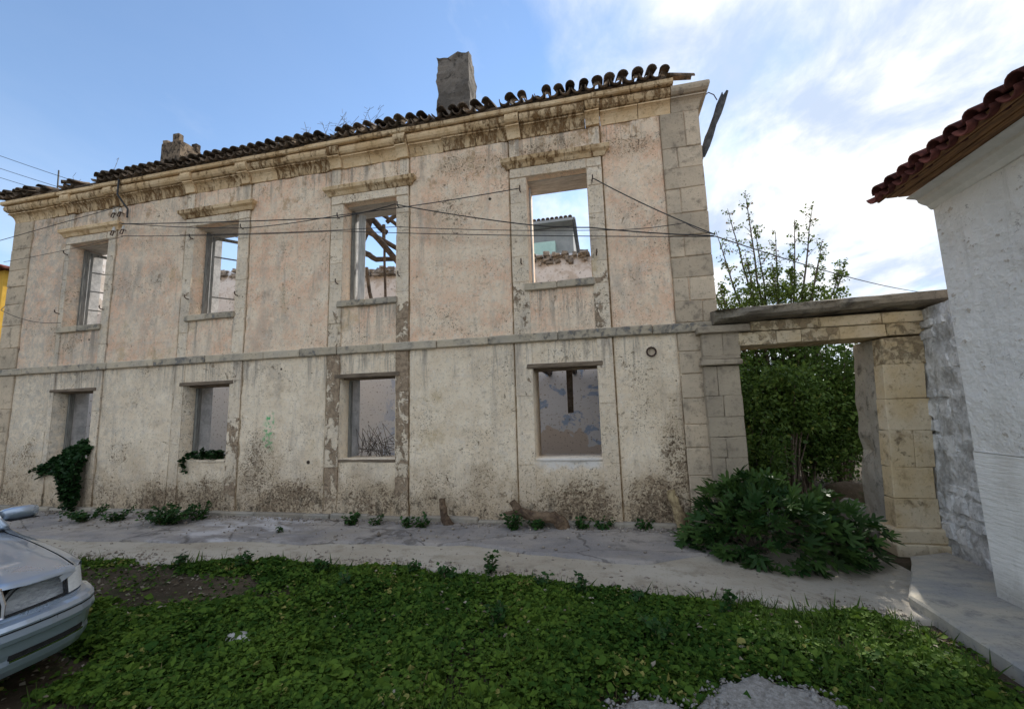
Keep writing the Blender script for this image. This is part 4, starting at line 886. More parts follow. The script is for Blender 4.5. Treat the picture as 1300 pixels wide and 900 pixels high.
# ------------------------------------------------------------------ white house at the right
wh = thing('white_house', 'whitewashed house wall with a white cornice, wooden eave and red barrel tiles', 'house', (3.365, -1.66, 0))
def white_house():
    O = Vector((3.365, -1.66, 0)); random.seed(4)
    ys = np.concatenate([np.arange(0, -4.0, -0.06), np.arange(-4, -9.01, -0.5)]); zs = np.concatenate([[-0.15], np.arange(0, 1.285, 0.07), [1.288, 1.30], np.arange(1.36, 3.74, 0.07), [3.74]])
    Yg, Zg = np.meshgrid(ys, zs); rough = sstep(1.29, 1.30, Zg)
    X = -0.012*(1-rough)+rough*(0.045*(fbm(Yg*2.2, Zg*3.0, 4, 2)-0.5)+0.02*(fbm(Yg*8, Zg*9, 3, 7)-0.5))*sstep(0.0, 0.12, -Yg)
    V = np.stack([X.ravel(), Yg.ravel(), Zg.ravel()], 1); m = len(ys); i, j = np.meshgrid(np.arange(m-1), np.arange(len(zs)-1)); a = (j*m+i).ravel(); Fq = [tuple(f) for f in np.stack([a, a+m, a+m+1, a+1], 1)]
    mb = MB().add([tuple(v) for v in V], Fq); n = len(mb.v)
    # end wall that faces the gateway, far wall and near wall
    mb.add([(0, 0, z) for z in zs]+[(6, 0, z) for z in zs], [(k, k+1, len(zs)+k+1, len(zs)+k) for k in range(len(zs)-1)])
    mb.add([(6, 0, -.15), (6, -9, -.15), (6, -9, 3.74), (6, 0, 3.74)], [(0, 1, 2, 3)]); mb.add([(0, -9, -.15), (6, -9, -.15), (6, -9, 3.74), (0, -9, 3.74)], [(0, 1, 2, 3)])
    mb.build('wall', MAT['whitewall'], wh)
    pr = [(-0.05, 3.70), (0.012, 3.70), (0.03, 3.72), (0.045, 3.745), (0.085, 3.765), (0.115, 3.79), (0.12, 3.815), (0.135, 3.825), (0.20, 3.838), (0.215, 3.85), (-0.05, 3.86)]
    # path is walked so that outward is towards -x, and the moulding stops flush with the end wall
    MB().sweep(pr, [(0, 0.012), (0, -9)]).build('cornice', MAT['white_trim'], wh)
    for k, (x0, x1) in enumerate(((-0.30, -0.20), (-0.40, -0.305), (-0.47, -0.405))):
        MB().box(x0, x1, -9, -0.02+0.005*k, 3.858+0.004*k, 3.882, 0.003, 0.0).build('soffit_board', MAT['wood_brown'], wh)
    MB().box(-0.485, -0.462, -9.0, -0.01, 3.825, 3.90, 0.004, 0.0).build('fascia_board', MAT['wood_brown'], wh)
    m2 = MB(); m2.add([(-0.46, -0.01, 3.89), (3, -0.01, 5.085), (3, -9, 5.085), (-0.46, -9, 3.89), (-0.46, -0.01, 3.905), (3, -0.01, 5.10), (3, -9, 5.10), (-0.46, -9, 3.905)], [(0, 1, 2, 3), (4, 5, 6, 7), (0, 1, 5, 4), (2, 3, 7, 6), (0, 3, 7, 4)]); m2.build('roof_deck', MAT['wood_brown'], wh)
    m2 = MB(); m2.add([(3, -0.01, 5.10), (6.5, -0.01, 3.87), (6.5, -9, 3.87), (3, -9, 5.10), (0, 0, 3.7), (6, 0, 3.7), (3, 0, 5.06)], [(0, 1, 2, 3), (4, 5, 6)]); m2.build('roof_back', MAT['red_tile'], wh)
    sl = math.atan2(1.2, 3.47)
    up = barrel(0.080, 0.072, 0.46, 0.014, True).mesh('roof_tile', MAT['red_tile'], True); dn = barrel(0.076, 0.084, 0.46, 0.014, False).mesh('roof_tile', MAT['red_tile'], True)
    cnt = 0; y = -0.06
    while y > -8.9:
        for row in range(5 if y > -3 else 2):
            x = -0.56+row*0.40*math.cos(sl); z = 3.985+(x+0.47)*math.tan(sl)-0.105
            for me, dy, dz in ((dn, 0.0, 0.030), (up, -0.095, 0.025)):
                o = link('roof_tile', me, wh); o.location = (x+random.uniform(-.012, .012), y+dy+random.uniform(-.006, .006), z+dz)
                e = Matrix.Rotation(-sl-0.03, 4, 'Y') @ Matrix.Rotation(rad(-90), 4, 'Z') @ Matrix.Rotation(0, 4, 'X'); o.rotation_euler = e.to_euler(); cnt += 1
        y -= 0.19
MAT['white_trim'] = mat_simple('white_trim_plaster', (0.74, 0.73, 0.69), (0.84, 0.83, 0.80), 4, 0.85, 0.3, 0.012)
white_house()
m = MB()
def slab():
    V = []; Fq = []; ring = [(2.62, -1.74), (2.60, -2.9), (2.60, -9.0), (3.8, -9.0), (3.8, -0.4), (3.30, -0.62), (3.18, -0.85)]
    n = []
    for a, b in zip(ring, ring[1:]+ring[:1]):
        k = max(1, int(math.dist(a, b)/0.12))
        for i in range(k):
            t = i/k; x = a[0]+(b[0]-a[0])*t; y = a[1]+(b[1]-a[1])*t; e = 0.02*(fbm(np.array([x*6]), np.array([y*6]), 4, 5)[0]-0.5); n.append((x+e, y+e))
    c = (3.2, -2.2)
    for (dz, s) in ((-0.22, 0.0), (-0.018, 0.0), (0.0, 0.018)):
        for x, y in n: V.append((x+(0.018 if x < 3 else 0)*(dz == 0), y, dz-0.03*0+0.006*(fbm(np.array([x*5]), np.array([y*5]), 3, 1)[0]-0.5)))
    m_ = len(n)
    for l in (0, 1):
        for i in range(m_): a = l*m_+i; b = l*m_+(i+1) % m_; Fq.append((a, b, b+m_, a+m_))
    Fq.append(tuple(2*m_+i for i in range(m_)))
    MB().add(V, Fq).build('doorstep_pavement', MAT['slab'], None, False, 'structure')
slab()
# ------------------------------------------------------------------ neighbours behind
nb = thing('neighbour_house', 'plain grey house with a mint green wall seen through the fourth upper window', 'house', (-4.5, 15, 0))
MAT['nb_grey'] = mat_simple('grey_render', (0.30, 0.31, 0.31), (0.37, 0.375, 0.37), 3, 0.9, 0.1, 0.01); MAT['nb_mint'] = mat_simple('mint_render', (0.42, 0.60, 0.54), (0.50, 0.68, 0.61), 2, 0.9, 0.1, 0.01)
MB().box(-5, 3.25, 0.6, 8, 0, 11.65).build('wall', MAT['nb_grey'], nb); MB().box(-5, 2.3, 0.15, 0.59, 0, 10.75).build('balcony_wall', MAT['nb_mint'], nb)
MB().box(-5, 3.42, -0.1, 8, 11.7, 11.85).build('roof_edge', MAT['nb_grey'], nb); MB().tube([(3.36, -0.02, 11.8), (3.40, -0.02, 11.4), (3.66, -0.02, 8.0)], 0.09, 8).build('drain_pipe', MAT['zinc'], nb)
tm = barrel(0.11, 0.11, 0.6, 0.02).mesh('roof_tile', MAT['tile'], True)
for k in range(18): o = link('roof_tile', tm, nb); o.location = (-0.9+k*0.24, -0.15, 11.86)
rr = thing('red_roofed_house', 'distant house with an orange tiled roof glimpsed through the second upper window', 'house', (-20.5, 13, 0))
MB().box(-3, 2.5, 0, 5, 0, 9.3).build('wall', MAT['whitewall'], rr)
MB().add([(-3.3, -0.4, 9.2), (2.8, -0.4, 9.2), (2.8, 2.5, 10.9), (-3.3, 2.5, 10.9), (2.8, 5.4, 9.2), (-3.3, 5.4, 9.2)], [(0, 1, 2, 3), (3, 2, 4, 5), (1, 4, 2), (0, 3, 5), (0, 5, 4, 1)]).build('roof', mat_simple('orange_tile', (0.36, 0.12, 0.06), (0.46, 0.17, 0.09), 5, 0.8, 0.2, 0.01), rr)
yh = thing('yellow_house', 'bright yellow house with a red tiled eave at the left edge', 'house', (-28, 6, 0))
MB().box(-4, 2.7, 0, 6, 0, 8.55).build('wall', mat_simple('yellow_render', (0.62, 0.36, 0.05), (0.70, 0.42, 0.07), 3, 0.9, 0.1, 0.01), yh)
MB().add([(-4.3, -0.35, 8.5), (3.05, -0.35, 8.5), (3.05, 3, 9.5), (-4.3, 3, 9.5), (3.05, 6.4, 8.5), (-4.3, 6.4, 8.5)], [(0, 1, 2, 3), (3, 2, 4, 5), (1, 4, 2), (0, 3, 5), (0, 5, 4, 1)]).build('roof', MAT['red_tile'], yh)
tm2 = barrel(0.11, 0.11, 0.5, 0.02).mesh('roof_tile', MAT['red_tile'], True)
for k in range(28): o = link('roof_tile', tm2, yh); o.location = (-3.9+k*0.25, -0.42, 8.56)

# ------------------------------------------------------------------ foliage helpers
T_OVAL = (np.array([(0, 0, 0), (-0.30, 0.45, 0.10), (0, 1, -0.08), (0.30, 0.45, 0.10)]), np.array([(0, 3, 2), (0, 2, 1)]))
T_ROUND = (np.array([(0, 0.12, -0.03), (-0.30, 0.02, 0.05), (-0.50, 0.40, 0.10), (-0.34, 0.82, 0.05), (0, 0.98, 0.0), (0.34, 0.82, 0.05), (0.50, 0.40, 0.10), (0.30, 0.02, 0.05)]), np.array([(0, 2, 1), (0, 3, 2), (0, 4, 3), (0, 5, 4), (0, 6, 5), (0, 7, 6)]))
T_BLADE = (np.array([(-0.035, 0, 0), (0.035, 0, 0), (-0.03, 0.5, 0.06), (0.03, 0.5, 0.06), (0, 1, -0.06)]), np.array([(0, 1, 3), (0, 3, 2), (2, 3, 4)]))
def fig_template():
    out = [(0, 0, 0)]; lobes = [(-70, 0.62), (-42, 0.34), (-28, 0.92), (-12, 0.50), (0, 1.06), (12, 0.50), (28, 0.92), (42, 0.34), (70, 0.62)]
    pts = [(-0.16, 0.0)]
    for a, r in lobes:
        if r > 0.55:
            for da, k in ((-6, 0.86), (0, 1.0), (6, 0.86)): pts.append((r*k*math.sin(rad(a+da)), 0.02+r*k*math.cos(rad(a+da))))
        else: pts.append((r*math.sin(rad(a)), 0.02+r*math.cos(rad(a))))
    pts.append((0.16, 0.0)); V = [(0, 0.18, -0.02)]+[(x, y, 0.16*abs(x)-0.14*max(0, y-0.3)**1.5) for x, y in pts]
    return np.array(V), np.array([(0, k+1, k) for k in range(1, len(V)-1)])
T_FIG = fig_template()
def leaf_arrays(tmpl, C, D, Nn, S, W=None):
    """instances of a leaf template: C base points, D length axes, Nn normals, S lengths, W width factors"""
    D = D/np.linalg.norm(D, axis=1, keepdims=True); X = np.cross(D, Nn); X /= np.linalg.norm(X, axis=1, keepdims=True)+1e-9; Z = np.cross(X, D)
    t, f = tmpl; W = np.ones(len(C)) if W is None else W
    V = C[:, None]+S[:, None, None]*(t[None, :, 0:1]*W[:, None, None]*X[:, None]+t[None, :, 1:2]*D[:, None]+t[None, :, 2:3]*Z[:, None])
    Fq = f[None]+(np.arange(len(C))*len(t))[:, None, None]
    return V.reshape(-1, 3), Fq.reshape(-1, 3), len(t)
def rdir(n, up=0.0, rng=RNG):
    d = rng.normal(size=(n, 3)); d /= np.linalg.norm(d, axis=1, keepdims=True); d[:, 2] += up; return d/np.linalg.norm(d, axis=1, keepdims=True)
def leaves(name, parts, mat, parent=None, kind=None):
    Vs, Fs, Ts = [], [], []; n = 0
    for tm, C, D, Nn, S, W, tint in parts:
        V, Fq, k = leaf_arrays(tm, C, D, Nn, S, W); Vs.append(V); Fs.append(Fq+n); Ts.append(np.repeat(tint, k)); n += len(V)
    return link(name, npmesh(name, np.concatenate(Vs), np.concatenate(Fs), mat, False, np.concatenate(Ts)), parent, kind)

# ------------------------------------------------------------------ gravel patch, stones, ground cover
def gravel_top(x): return np.interp(x, [-0.85, -0.15, 0.2, 0.45, 0.7, 1.1, 1.6, 1.95], [-4.5, -3.86, -3.60, -3.50, -3.36, -3.42, -3.56, -4.2])
def in_gravel(x, y): return sstep(-0.08, 0.10, gravel_top(x)+0.45*(fbm(x*3.5, y*3.5, 4, 14)-0.5)-y)*(x > -0.9)*(x < 1.9)
MAT['gravel'] = mat_simple('pale_gravel', (0.22, 0.205, 0.18), (0.42, 0.40, 0.37), 30, 0.95, 0.8, 0.02)
def gravel():
    xs = np.arange(-1.2, 2.21, 0.05); ys = np.arange(-7.0, -3.2, 0.05); X, Y = np.meshgrid(xs, ys); g = in_gravel(X, Y)
    Z = gz(X, Y)+0.02+0.03*g+0.03*(fbm(X*6, Y*6, 4, 3)-0.5)*g-0.10*(1-g); nx = len(xs); i, j = np.meshgrid(np.arange(nx-1), np.arange(len(ys)-1)); a = (j*nx+i).ravel()
    link('gravel_patch', npmesh('gravel_patch', np.stack([X.ravel(), Y.ravel(), Z.ravel()], 1), np.stack([a, a+1, a+1+nx, a+nx], 1), MAT['gravel'], True), None, 'structure')
    n = 9000; x = RNG.uniform(-0.9, 1.9, n); y = RNG.uniform(-5.2, -3.3, n); k = in_gravel(x, y) > RNG.uniform(0.2, 0.9, n); x, y = x[k], y[k]
    o = np.array([(1, 0, 0), (0, 1, 0), (-1, 0, 0), (0, -1, 0), (0, 0, 0.8), (0, 0, -0.6)]); f = np.array([(0, 1, 4), (1, 2, 4), (2, 3, 4), (3, 0, 4), (1, 0, 5), (2, 1, 5), (3, 2, 5), (0, 3, 5)])
    s = RNG.gamma(2.0, 0.0035, len(x))+0.003; th = RNG.uniform(0, 6.28, len(x)); R = np.stack([np.stack([np.cos(th), -np.sin(th)], 1), np.stack([np.sin(th), np.cos(th)], 1)], 1)
    P = o[None]*RNG.uniform(0.6, 1.3, (len(x), 6, 1)); xy = np.einsum('nij,nkj->nki', R, P[:, :, :2]); V = np.concatenate([xy, P[:, :, 2:]], 2)*s[:, None, None]
    V += np.stack([x, y, gz(x, y)+0.045+0*x], 1)[:, None]; Fq = (f[None]+(np.arange(len(x))*6)[:, None, None]).reshape(-1, 3)
    link('gravel', npmesh('gravel', V.reshape(-1, 3), Fq, MAT['gravel']), None, 'stuff')
gravel()
MAT['pale_rock'] = mat_simple('pale_limestone', (0.36, 0.34, 0.31), (0.58, 0.55, 0.51), 5, 0.95, 0.6, 0.02)
def rock(name, loc, sx, sy, sz, seed, label, mat=None, group=None, cat='rock'):
    import bmesh
    bm = bmesh.new(); bmesh.ops.create_icosphere(bm, subdivisions=3, radius=1.0); rg = random.Random(seed); off = rg.uniform(0, 50)
    for v in bm.verts:
        p = v.co.copy(); q = 0.72+0.6*fbm(np.array([p.x*1.3+off+p.z]), np.array([p.y*1.3+p.z*0.9]), 4, seed)[0]; v.co = Vector((p.x*sx*q, p.y*sy*q, max(p.z, -0.5)*sz*q))
    me = bpy.data.meshes.new(name); bm.to_mesh(me); bm.free(); me.materials.append(mat or MAT['rock']); me.polygons.foreach_set('use_smooth', [rg.random() < 2]*len(me.polygons))
    o = link(name, me); o.location = loc; return tag(o, label, cat, group)
rock('flat_stone', (-2.93, -3.52, 0.05), 0.18, 0.09, 0.05, 3, 'flat grey stone lying in the weeds at lower left', MAT['pale_rock'])
rock('stone', (-3.2, -3.50, 0.03), 0.05, 0.04, 0.06, 4, 'small upright pale stone beside the flat grey stone')
rock('boulder', (3.40, 0.72, 0.16), 0.21, 0.20, 0.20, 5, 'round grey boulder against the rough gate jamb', None, 'rubble behind the gateway', 'boulder')
rock('boulder', (3.12, 0.95, 0.06), 0.20, 0.17, 0.14, 6, 'lower boulder just left of the round grey boulder', None, 'rubble behind the gateway', 'boulder')
rock('boulder', (3.50, 0.35, 0.0), 0.16, 0.14, 0.15, 8, 'small boulder at the foot of the rough gate jamb', None, 'rubble behind the gateway', 'boulder')
rock('boulder', (2.95, 1.3, -0.05), 0.42, 0.3, 0.30, 9, 'broad dark boulder deeper in, under the shrubs', MAT['soil'], 'rubble behind the gateway', 'boulder')
rock('boulder', (3.75, 1.5, 0.1), 0.4, 0.35, 0.40, 10, 'tall boulder farthest back behind the gate jamb', MAT['soil'], 'rubble behind the gateway', 'boulder')
rock('stone', (2.72, -0.62, -0.06), 0.14, 0.07, 0.05, 12, 'flat sandy stone at the left foot of the right gate pier')
CARX, CARY, CARH = -4.66, -4.63, rad(-9.0)
def soil_mask(x, y):
    e = ((x+5.1)/2.0)**2+((y+2.66)/0.55)**2; s = 1-sstep(0.5, 1.15, e+1.3*(fbm(x*2.2, y*2.2, 3, 40)-0.5))
    dx, dy = x-CARX, y-CARY; u = dx*math.cos(-CARH)-dy*math.sin(-CARH); v = dx*math.sin(-CARH)+dy*math.cos(-CARH)
    c = sstep(1.0, 0.7, u)*sstep(1.0, 0.8, np.abs(v)); return np.clip(s+c, 0, 1)
def cover_density(x, y):
    d = sstep(0.0, 0.10, yedge(x)+0.10*(fbm(x*4, y*4, 3, 60)-0.5)-y)
    d = d*(1-0.96*soil_mask(x, y))*(1-0.90*in_gravel(x, y))*sstep(2.60, 2.2, x+0.25*(fbm(x*3, y*3, 2, 8)-0.5))
    return d*(0.30+0.70*sstep(0.30, 0.46, fbm(x*1.9, y*1.9, 4, 71)))
def ground_cover():
    rng = np.random.default_rng(5); parts = []
    def scat(n, x0, x1, y0, y1):
        x = rng.uniform(x0, x1, n); y = rng.uniform(y0, y1, n); k = cover_density(x, y) > rng.uniform(0.02, 1, n); return x[k], y[k]
    for (n, x0, x1, y0, y1, shape) in ((260000, -6.8, 2.7, -4.3, -1.7, 'round'), (16000, -7.5, 2.6, -7.5, -4.4, 'round'), (200000, -6.8, 2.7, -4.3, -1.7, 'oval'), (9000, -7.5, 2.6, -7.5, -4.4, 'oval')):
        x, y = scat(n, x0, x1, y0, y1); m = len(x)
        zone = fbm(x*1.1, y*1.1, 3, 90); keep = (zone < 0.55) if shape == 'round' else (zone > 0.42); keep |= rng.uniform(size=m) < 0.3
        keep &= ~((x > 1.0) & (shape == 'round') & (rng.uniform(size=m) < 0.7)); x, y, zone = x[keep], y[keep], zone[keep]; m = len(x)
        hgt = 0.02+0.15*fbm(x*2.0, y*2.0, 3, 33)**1.3*cover_density(x, y); z = gz(x, y)+hgt*rng.uniform(0.25, 1.0, m)
        D = rdir(m, 0.0, rng); D[:, 2] = rng.uniform(-0.25, 0.35, m); Nn = rng.normal(size=(m, 3))*0.55+np.array([0, -0.1, 1.0])
        S = (rng.gamma(4, 0.0055, m)+0.010) if shape == 'round' else (rng.gamma(4, 0.0070, m)+0.012)
        tint = np.clip(0.95*(fbm(x*1.3, y*1.3, 4, 19)-0.5)+0.30+0.62*(rng.uniform(size=m)-0.5)+0.16*sstep(0.6, 1.6, x), 0, 0.92)
        tint = np.where(rng.uniform(size=m) < 0.006+0.10*sstep(0.60, 0.72, fbm(x*2.3+9, y*2.3, 4, 29)), 1.0, tint)
        parts.append((T_ROUND if shape == 'round' else T_OVAL, np.stack([x, y, z], 1), D, Nn, S, None if shape == 'round' else rng.uniform(0.7, 1.5, m), tint))
    leaves('ground_cover', parts, MAT['grass'], None, 'stuff')
    x = rng.uniform(-7.5, 2.7, 90000); y = rng.uniform(-6.5, -1.6, 90000)
    d = np.clip(cover_density(x, y)*(0.18+0.9*sstep(0.45, 0.65, fbm(x*0.9+3, y*0.9, 3, 55))+0.6*(x > 0.9))+0.35*sstep(0.25, 0.0, np.abs(yedge(x)-0.12-y)), 0, 1)*(1-in_gravel(x, y)*0.95)*(1-0.93*soil_mask(x, y))*(x < 2.5)
    k = d > rng.uniform(0.05, 1.0, len(x)); x, y = x[k], y[k]; m = len(x)
    D = rng.normal(size=(m, 3))*0.55; D[:, 2] = np.abs(D[:, 2])+0.75; Nn = rdir(m, 0, rng); Nn[:, 2] *= 0.3
    tint = np.clip(0.5*fbm(x*1.6, y*1.6, 3, 19)+0.5*rng.uniform(size=m), 0, 0.92); tint = np.where(rng.uniform(size=m) < 0.06+0.5*sstep(0.56, 0.70, fbm(x*2.3+9, y*2.3, 4, 29)), 1.0, tint)
    leaves('grass', [(T_BLADE, np.stack([x, y, gz(x, y)], 1), D, Nn, np.where(tint > 0.95, 0.55, 0.9)*(rng.gamma(5, 0.018, m)+0.03), rng.uniform(0.7, 1.5, m), tint)], MAT['blade'], None, 'stuff')
    # litter on the bare soil
    n = 2600; x = rng.uniform(-7, 2.6, n); y = rng.uniform(-4.4, -1.7, n); k = (soil_mask(x, y) > 0.5) | ((x > 2.1) & (y < -1.9)) | (rng.uniform(size=n) < 0.22); k &= y < yedge(x)+0.25; x, y = x[k], y[k]; m = len(x)
    leaves('leaf_litter', [(T_OVAL, np.stack([x, y, gz(x, y)+np.where(soil_mask(x, y) > 0.5, 0.012, 0.06*cover_density(x, y)+0.015)], 1), rdir(m, 0, rng)*np.array([1, 1, 0.2]), rng.normal(size=(m, 3))*0.3+np.array([0, 0, 1]), rng.uniform(0.02, 0.06, m), None, rng.uniform(0, 1, m))], MAT['litter'], None, 'stuff')
MAT['litter'] = mat_leaf('dry_leaf', (0.10, 0.075, 0.045), (0.34, 0.30, 0.23), None, 0.8, 0.05)
ground_cover()
def grit():
    rng = np.random.default_rng(3); n = 5200; x = rng.uniform(-11, 2.5, n); t_ = rng.uniform(size=n); y = np.where(t_ < 0.4, -0.10-rng.gamma(1.5, 0.06, n), np.where(t_ < 0.8, yedge(x)+rng.normal(size=n)*0.10+0.08, rng.uniform(-1.9, -0.1, n)))
    o = np.array([(1, 0, 0), (0, 1, 0), (-1, 0, 0), (0, -1, 0), (0, 0, 0.8), (0, 0, -0.6)]); f = np.array([(0, 1, 4), (1, 2, 4), (2, 3, 4), (3, 0, 4), (1, 0, 5), (2, 1, 5), (3, 2, 5), (0, 3, 5)])
    s_ = rng.gamma(1.6, 0.005, n)+0.003; P = o[None]*rng.uniform(0.6, 1.4, (n, 6, 1))*s_[:, None, None]; z = gz(x, y)+np.where(y > -1.15, 0.075+0.02*sstep(-1.2, 0, y), 0.035); P = P+np.stack([x, y, z], 1)[:, None]
    link('grit', npmesh('grit', P.reshape(-1, 3), (f[None]+(np.arange(n)*6)[:, None, None]).reshape(-1, 3), MAT['gritm']), None, 'stuff')
MAT['gritm'] = mat_simple('grit_stone', (0.16, 0.13, 0.10), (0.42, 0.37, 0.31), 7, 0.95, 0.3, 0.01)
grit()
# ------------------------------------------------------------------ plants
def shoots(name, label, cat, loc, stems, mat, lsize, tmpl=T_OVAL, stem_mat=None, per=14, group=None, seed=0, width=1.0, droop=0.0, stem_r=0.004):
    """small plant: stems (list of polylines, local) with leaves along them"""
    rng = np.random.default_rng(seed+100); t = thing(name, label, cat, loc, 0, group); m = MB(); C, D = [], []
    for st in stems:
        P = np.array(st, float); m.tube(P.tolist(), [stem_r*(1-0.7*i/(len(P)-1)) for i in range(len(P))], 4)
        L = np.linalg.norm(np.diff(P, axis=0), axis=1); cum = np.concatenate([[0], np.cumsum(L)]); n = max(4, int(per*cum[-1]/0.3))
        u = rng.uniform(0.12, 1.02, n)*cum[-1]; q = np.stack([np.interp(u, cum, P[:, k]) for k in range(3)], 1); C.append(q+rng.normal(size=q.shape)*0.012)
        d = rng.normal(size=q.shape); d[:, 2] = d[:, 2]*0.35+0.25-droop; D.append(d)
    C = np.concatenate(C); D = np.concatenate(D); n = len(C); Nn = rng.normal(size=(n, 3))*0.5+np.array([0, -0.35, 1.0])
    m.build('stem', stem_mat or MAT['bark'], t); leaves('foliage', [(tmpl, C, D, Nn, rng.uniform(0.6, 1.3, n)*lsize, rng.uniform(0.8, 1.3, n)*width, rng.uniform(0, 0.9, n))], mat, t); return t
def tuft(seed, n, h, spread):
    rg = random.Random(seed); out = []
    for _ in range(n):
        a = rg.uniform(0, 6.28); s = rg.uniform(0.2, 1)*spread; e = rg.uniform(0.45, 1.0)*h
        out.append([(0.2*s*math.cos(a), 0.2*s*math.sin(a), 0), (0.6*s*math.cos(a), 0.6*s*math.sin(a), 0.65*e), (s*math.cos(a+0.2), s*math.sin(a+0.2), e)])
    return out
WEEDS = [(-9.1, -0.62, 22, 0.22, 0.36, 'long low weed clump at the wall foot nearest the car'), (-8.5, -0.58, 14, 0.22, 0.24, 'second weed clump from the car, rounded, at the wall foot'),
         (-7.35, -0.62, 40, 0.28, 0.50, 'widest weed clump sprawling on the pavement below the second window'), (-7.0, -0.35, 10, 0.30, 0.22, 'upright sprig behind the widest weed clump'),
         (-4.05, -0.32, 16, 0.20, 0.20, 'weed tuft at the foot of the wall left of the third lower window'), (-3.62, -0.30, 7, 0.15, 0.13, 'tiny weed sprig under the third lower window'),
         (-3.07, -0.36, 9, 0.17, 0.13, 'left of two small weeds beside the curved stump'), (-2.85, -0.36, 10, 0.17, 0.16, 'right of two small weeds beside the curved stump'),
         (-1.42, -0.36, 16, 0.26, 0.19, 'bushy weed at the left end of the fallen log'), (-1.06, -0.26, 14, 0.18, 0.24, 'weed tuft in front of the middle of the fallen log'),
         (-0.45, -0.20, 9, 0.17, 0.16, 'small weed right of the fallen log'), (-0.15, -0.20, 9, 0.16, 0.18, 'low weed below the fourth lower window'), (0.42, -0.16, 9, 0.15, 0.16, 'weed sprig left of the broken post'),
         (-4.95, -0.85, 5, 0.09, 0.08, 'tiny weed growing in a pavement crack'), (-1.35, -1.86, 6, 0.26, 0.12, 'tall leafy weed at the grass edge of the path')]
for k, (x_, y_, n_, h_, s_, lab) in enumerate(WEEDS): shoots('weed', lab, 'weed', (x_, y_, 0.06 if y_ > -1 else 0.0), tuft(k, n_, h_, s_), MAT['weed'], 0.055, T_OVAL, MAT['weed_stem'] if 'weed_stem' in MAT else MAT['dry'], 26, 'weeds along the foot of the wall', k, 1.2)
# ivy
rg = random.Random(3); st = []
for _ in range(46):
    x0 = rg.uniform(-0.30, 0.26); L = rg.uniform(0.5, 1.15)*(1-0.9*abs(x0-0.02)); st.append([(x0, 0.15, 0.08), (x0+rg.uniform(-.05, .05), -0.06, 0.10), (x0*0.9+rg.uniform(-.08, .08), -0.13-rg.uniform(0, .12), -0.25*L), (x0*0.55+rg.uniform(-.10, .10), -0.09-rg.uniform(0, .08), -L)])
for _ in range(9): a = rg.uniform(0.6, 1.5); st.append([(-0.2, -0.02, 0.05), (-0.38*a, -0.05, 0.0-rg.uniform(0, .1)), (-0.6*a, -0.05, -0.10-rg.uniform(0, .12)), (-0.8*a, -0.04, -0.26-rg.uniform(0, .2))])
for _ in range(14): st.append([(rg.uniform(-.3, .3), 0.05, 0.03), (rg.uniform(-.3, .3), -0.03, 0.16), (rg.uniform(-.35, .3), 0.1, 0.10+rg.uniform(0, .25))])
shoots('ivy', 'dark ivy mass hanging out of the first lower window and trailing left', 'ivy', (-10.36, -0.02, 1.15), st, MAT['ivy'], 0.065, T_ROUND, MAT['bark'], 26, None, 5, 1.0, 0.35)
st = []
for _ in range(26): x0 = rg.uniform(-0.48, 0.45); st.append([(x0, 0.2, 0.0), (x0+rg.uniform(-.1, .1), 0.02, rg.uniform(.03, .14)), (x0+rg.uniform(-.12, .12), -0.06+rg.uniform(0, .1), rg.uniform(.0, .2))])
for _ in range(3): st.append([(-0.36, 0.0, 0.04), (-0.38, -0.05, 0.02), (-0.34+rg.uniform(-.03, .03), -0.05, -0.2-rg.uniform(0, .1))])
shoots('ivy', 'low ivy filling the sill of the second lower window', 'ivy', (-7.40, 0.0, 1.06), st, MAT['ivy'], 0.06, T_ROUND, MAT['bark'], 20, None, 6)
# dead wiry vine inside the third lower window
m = MB(); rg = random.Random(8)
for _ in range(26):
    x0 = -4.05+rg.uniform(-.25, .3); m.tube([(x0+rg.uniform(-.2, .2), 0.42, LO0), (x0+rg.uniform(-.1, .1), 0.40, LO0+rg.uniform(.1, .35)), (x0+rg.uniform(-.3, .35), 0.42, LO0+rg.uniform(.0, .6)), (x0+rg.uniform(-.35, .4), 0.42, LO0+rg.uniform(0, .25))], 0.005, 4)
tag(m.build('dead_vine', MAT['wood_dark']), 'tangle of dead wiry vine on the sill of the third lower window', 'vine')
# dry stalks on the roof
for bx, lab, n_, seed in ((-4.55, 'thin dry weeds sticking up from the tiles left of the big chimney', 16, 2), (-10.9, 'few dry stalks arching over the tiles near the left end', 5, 4)):
    rg = random.Random(seed); m = MB()
    for _ in range(n_):
        x0 = rg.uniform(-0.9, 0.6); dx = rg.uniform(-.35, .35); h = rg.uniform(0.25, 0.75); m.tube([(x0, 0, 0), (x0+dx*0.3, 0, h*0.5), (x0+dx, 0.05, h)], 0.004, 4)
        for _ in range(5): f = rg.uniform(0.4, 1.0); m.tube([(x0+dx*f*0.8, 0.02, h*f), (x0+dx*f+rg.uniform(-.15, .15), 0.04, h*f+rg.uniform(0.0, 0.12))], 0.003, 3)
    o = m.build('roof_weed', MAT['dry']); o.location = (bx, 0.1, ZR+0.12); tag(o, lab, 'weed')
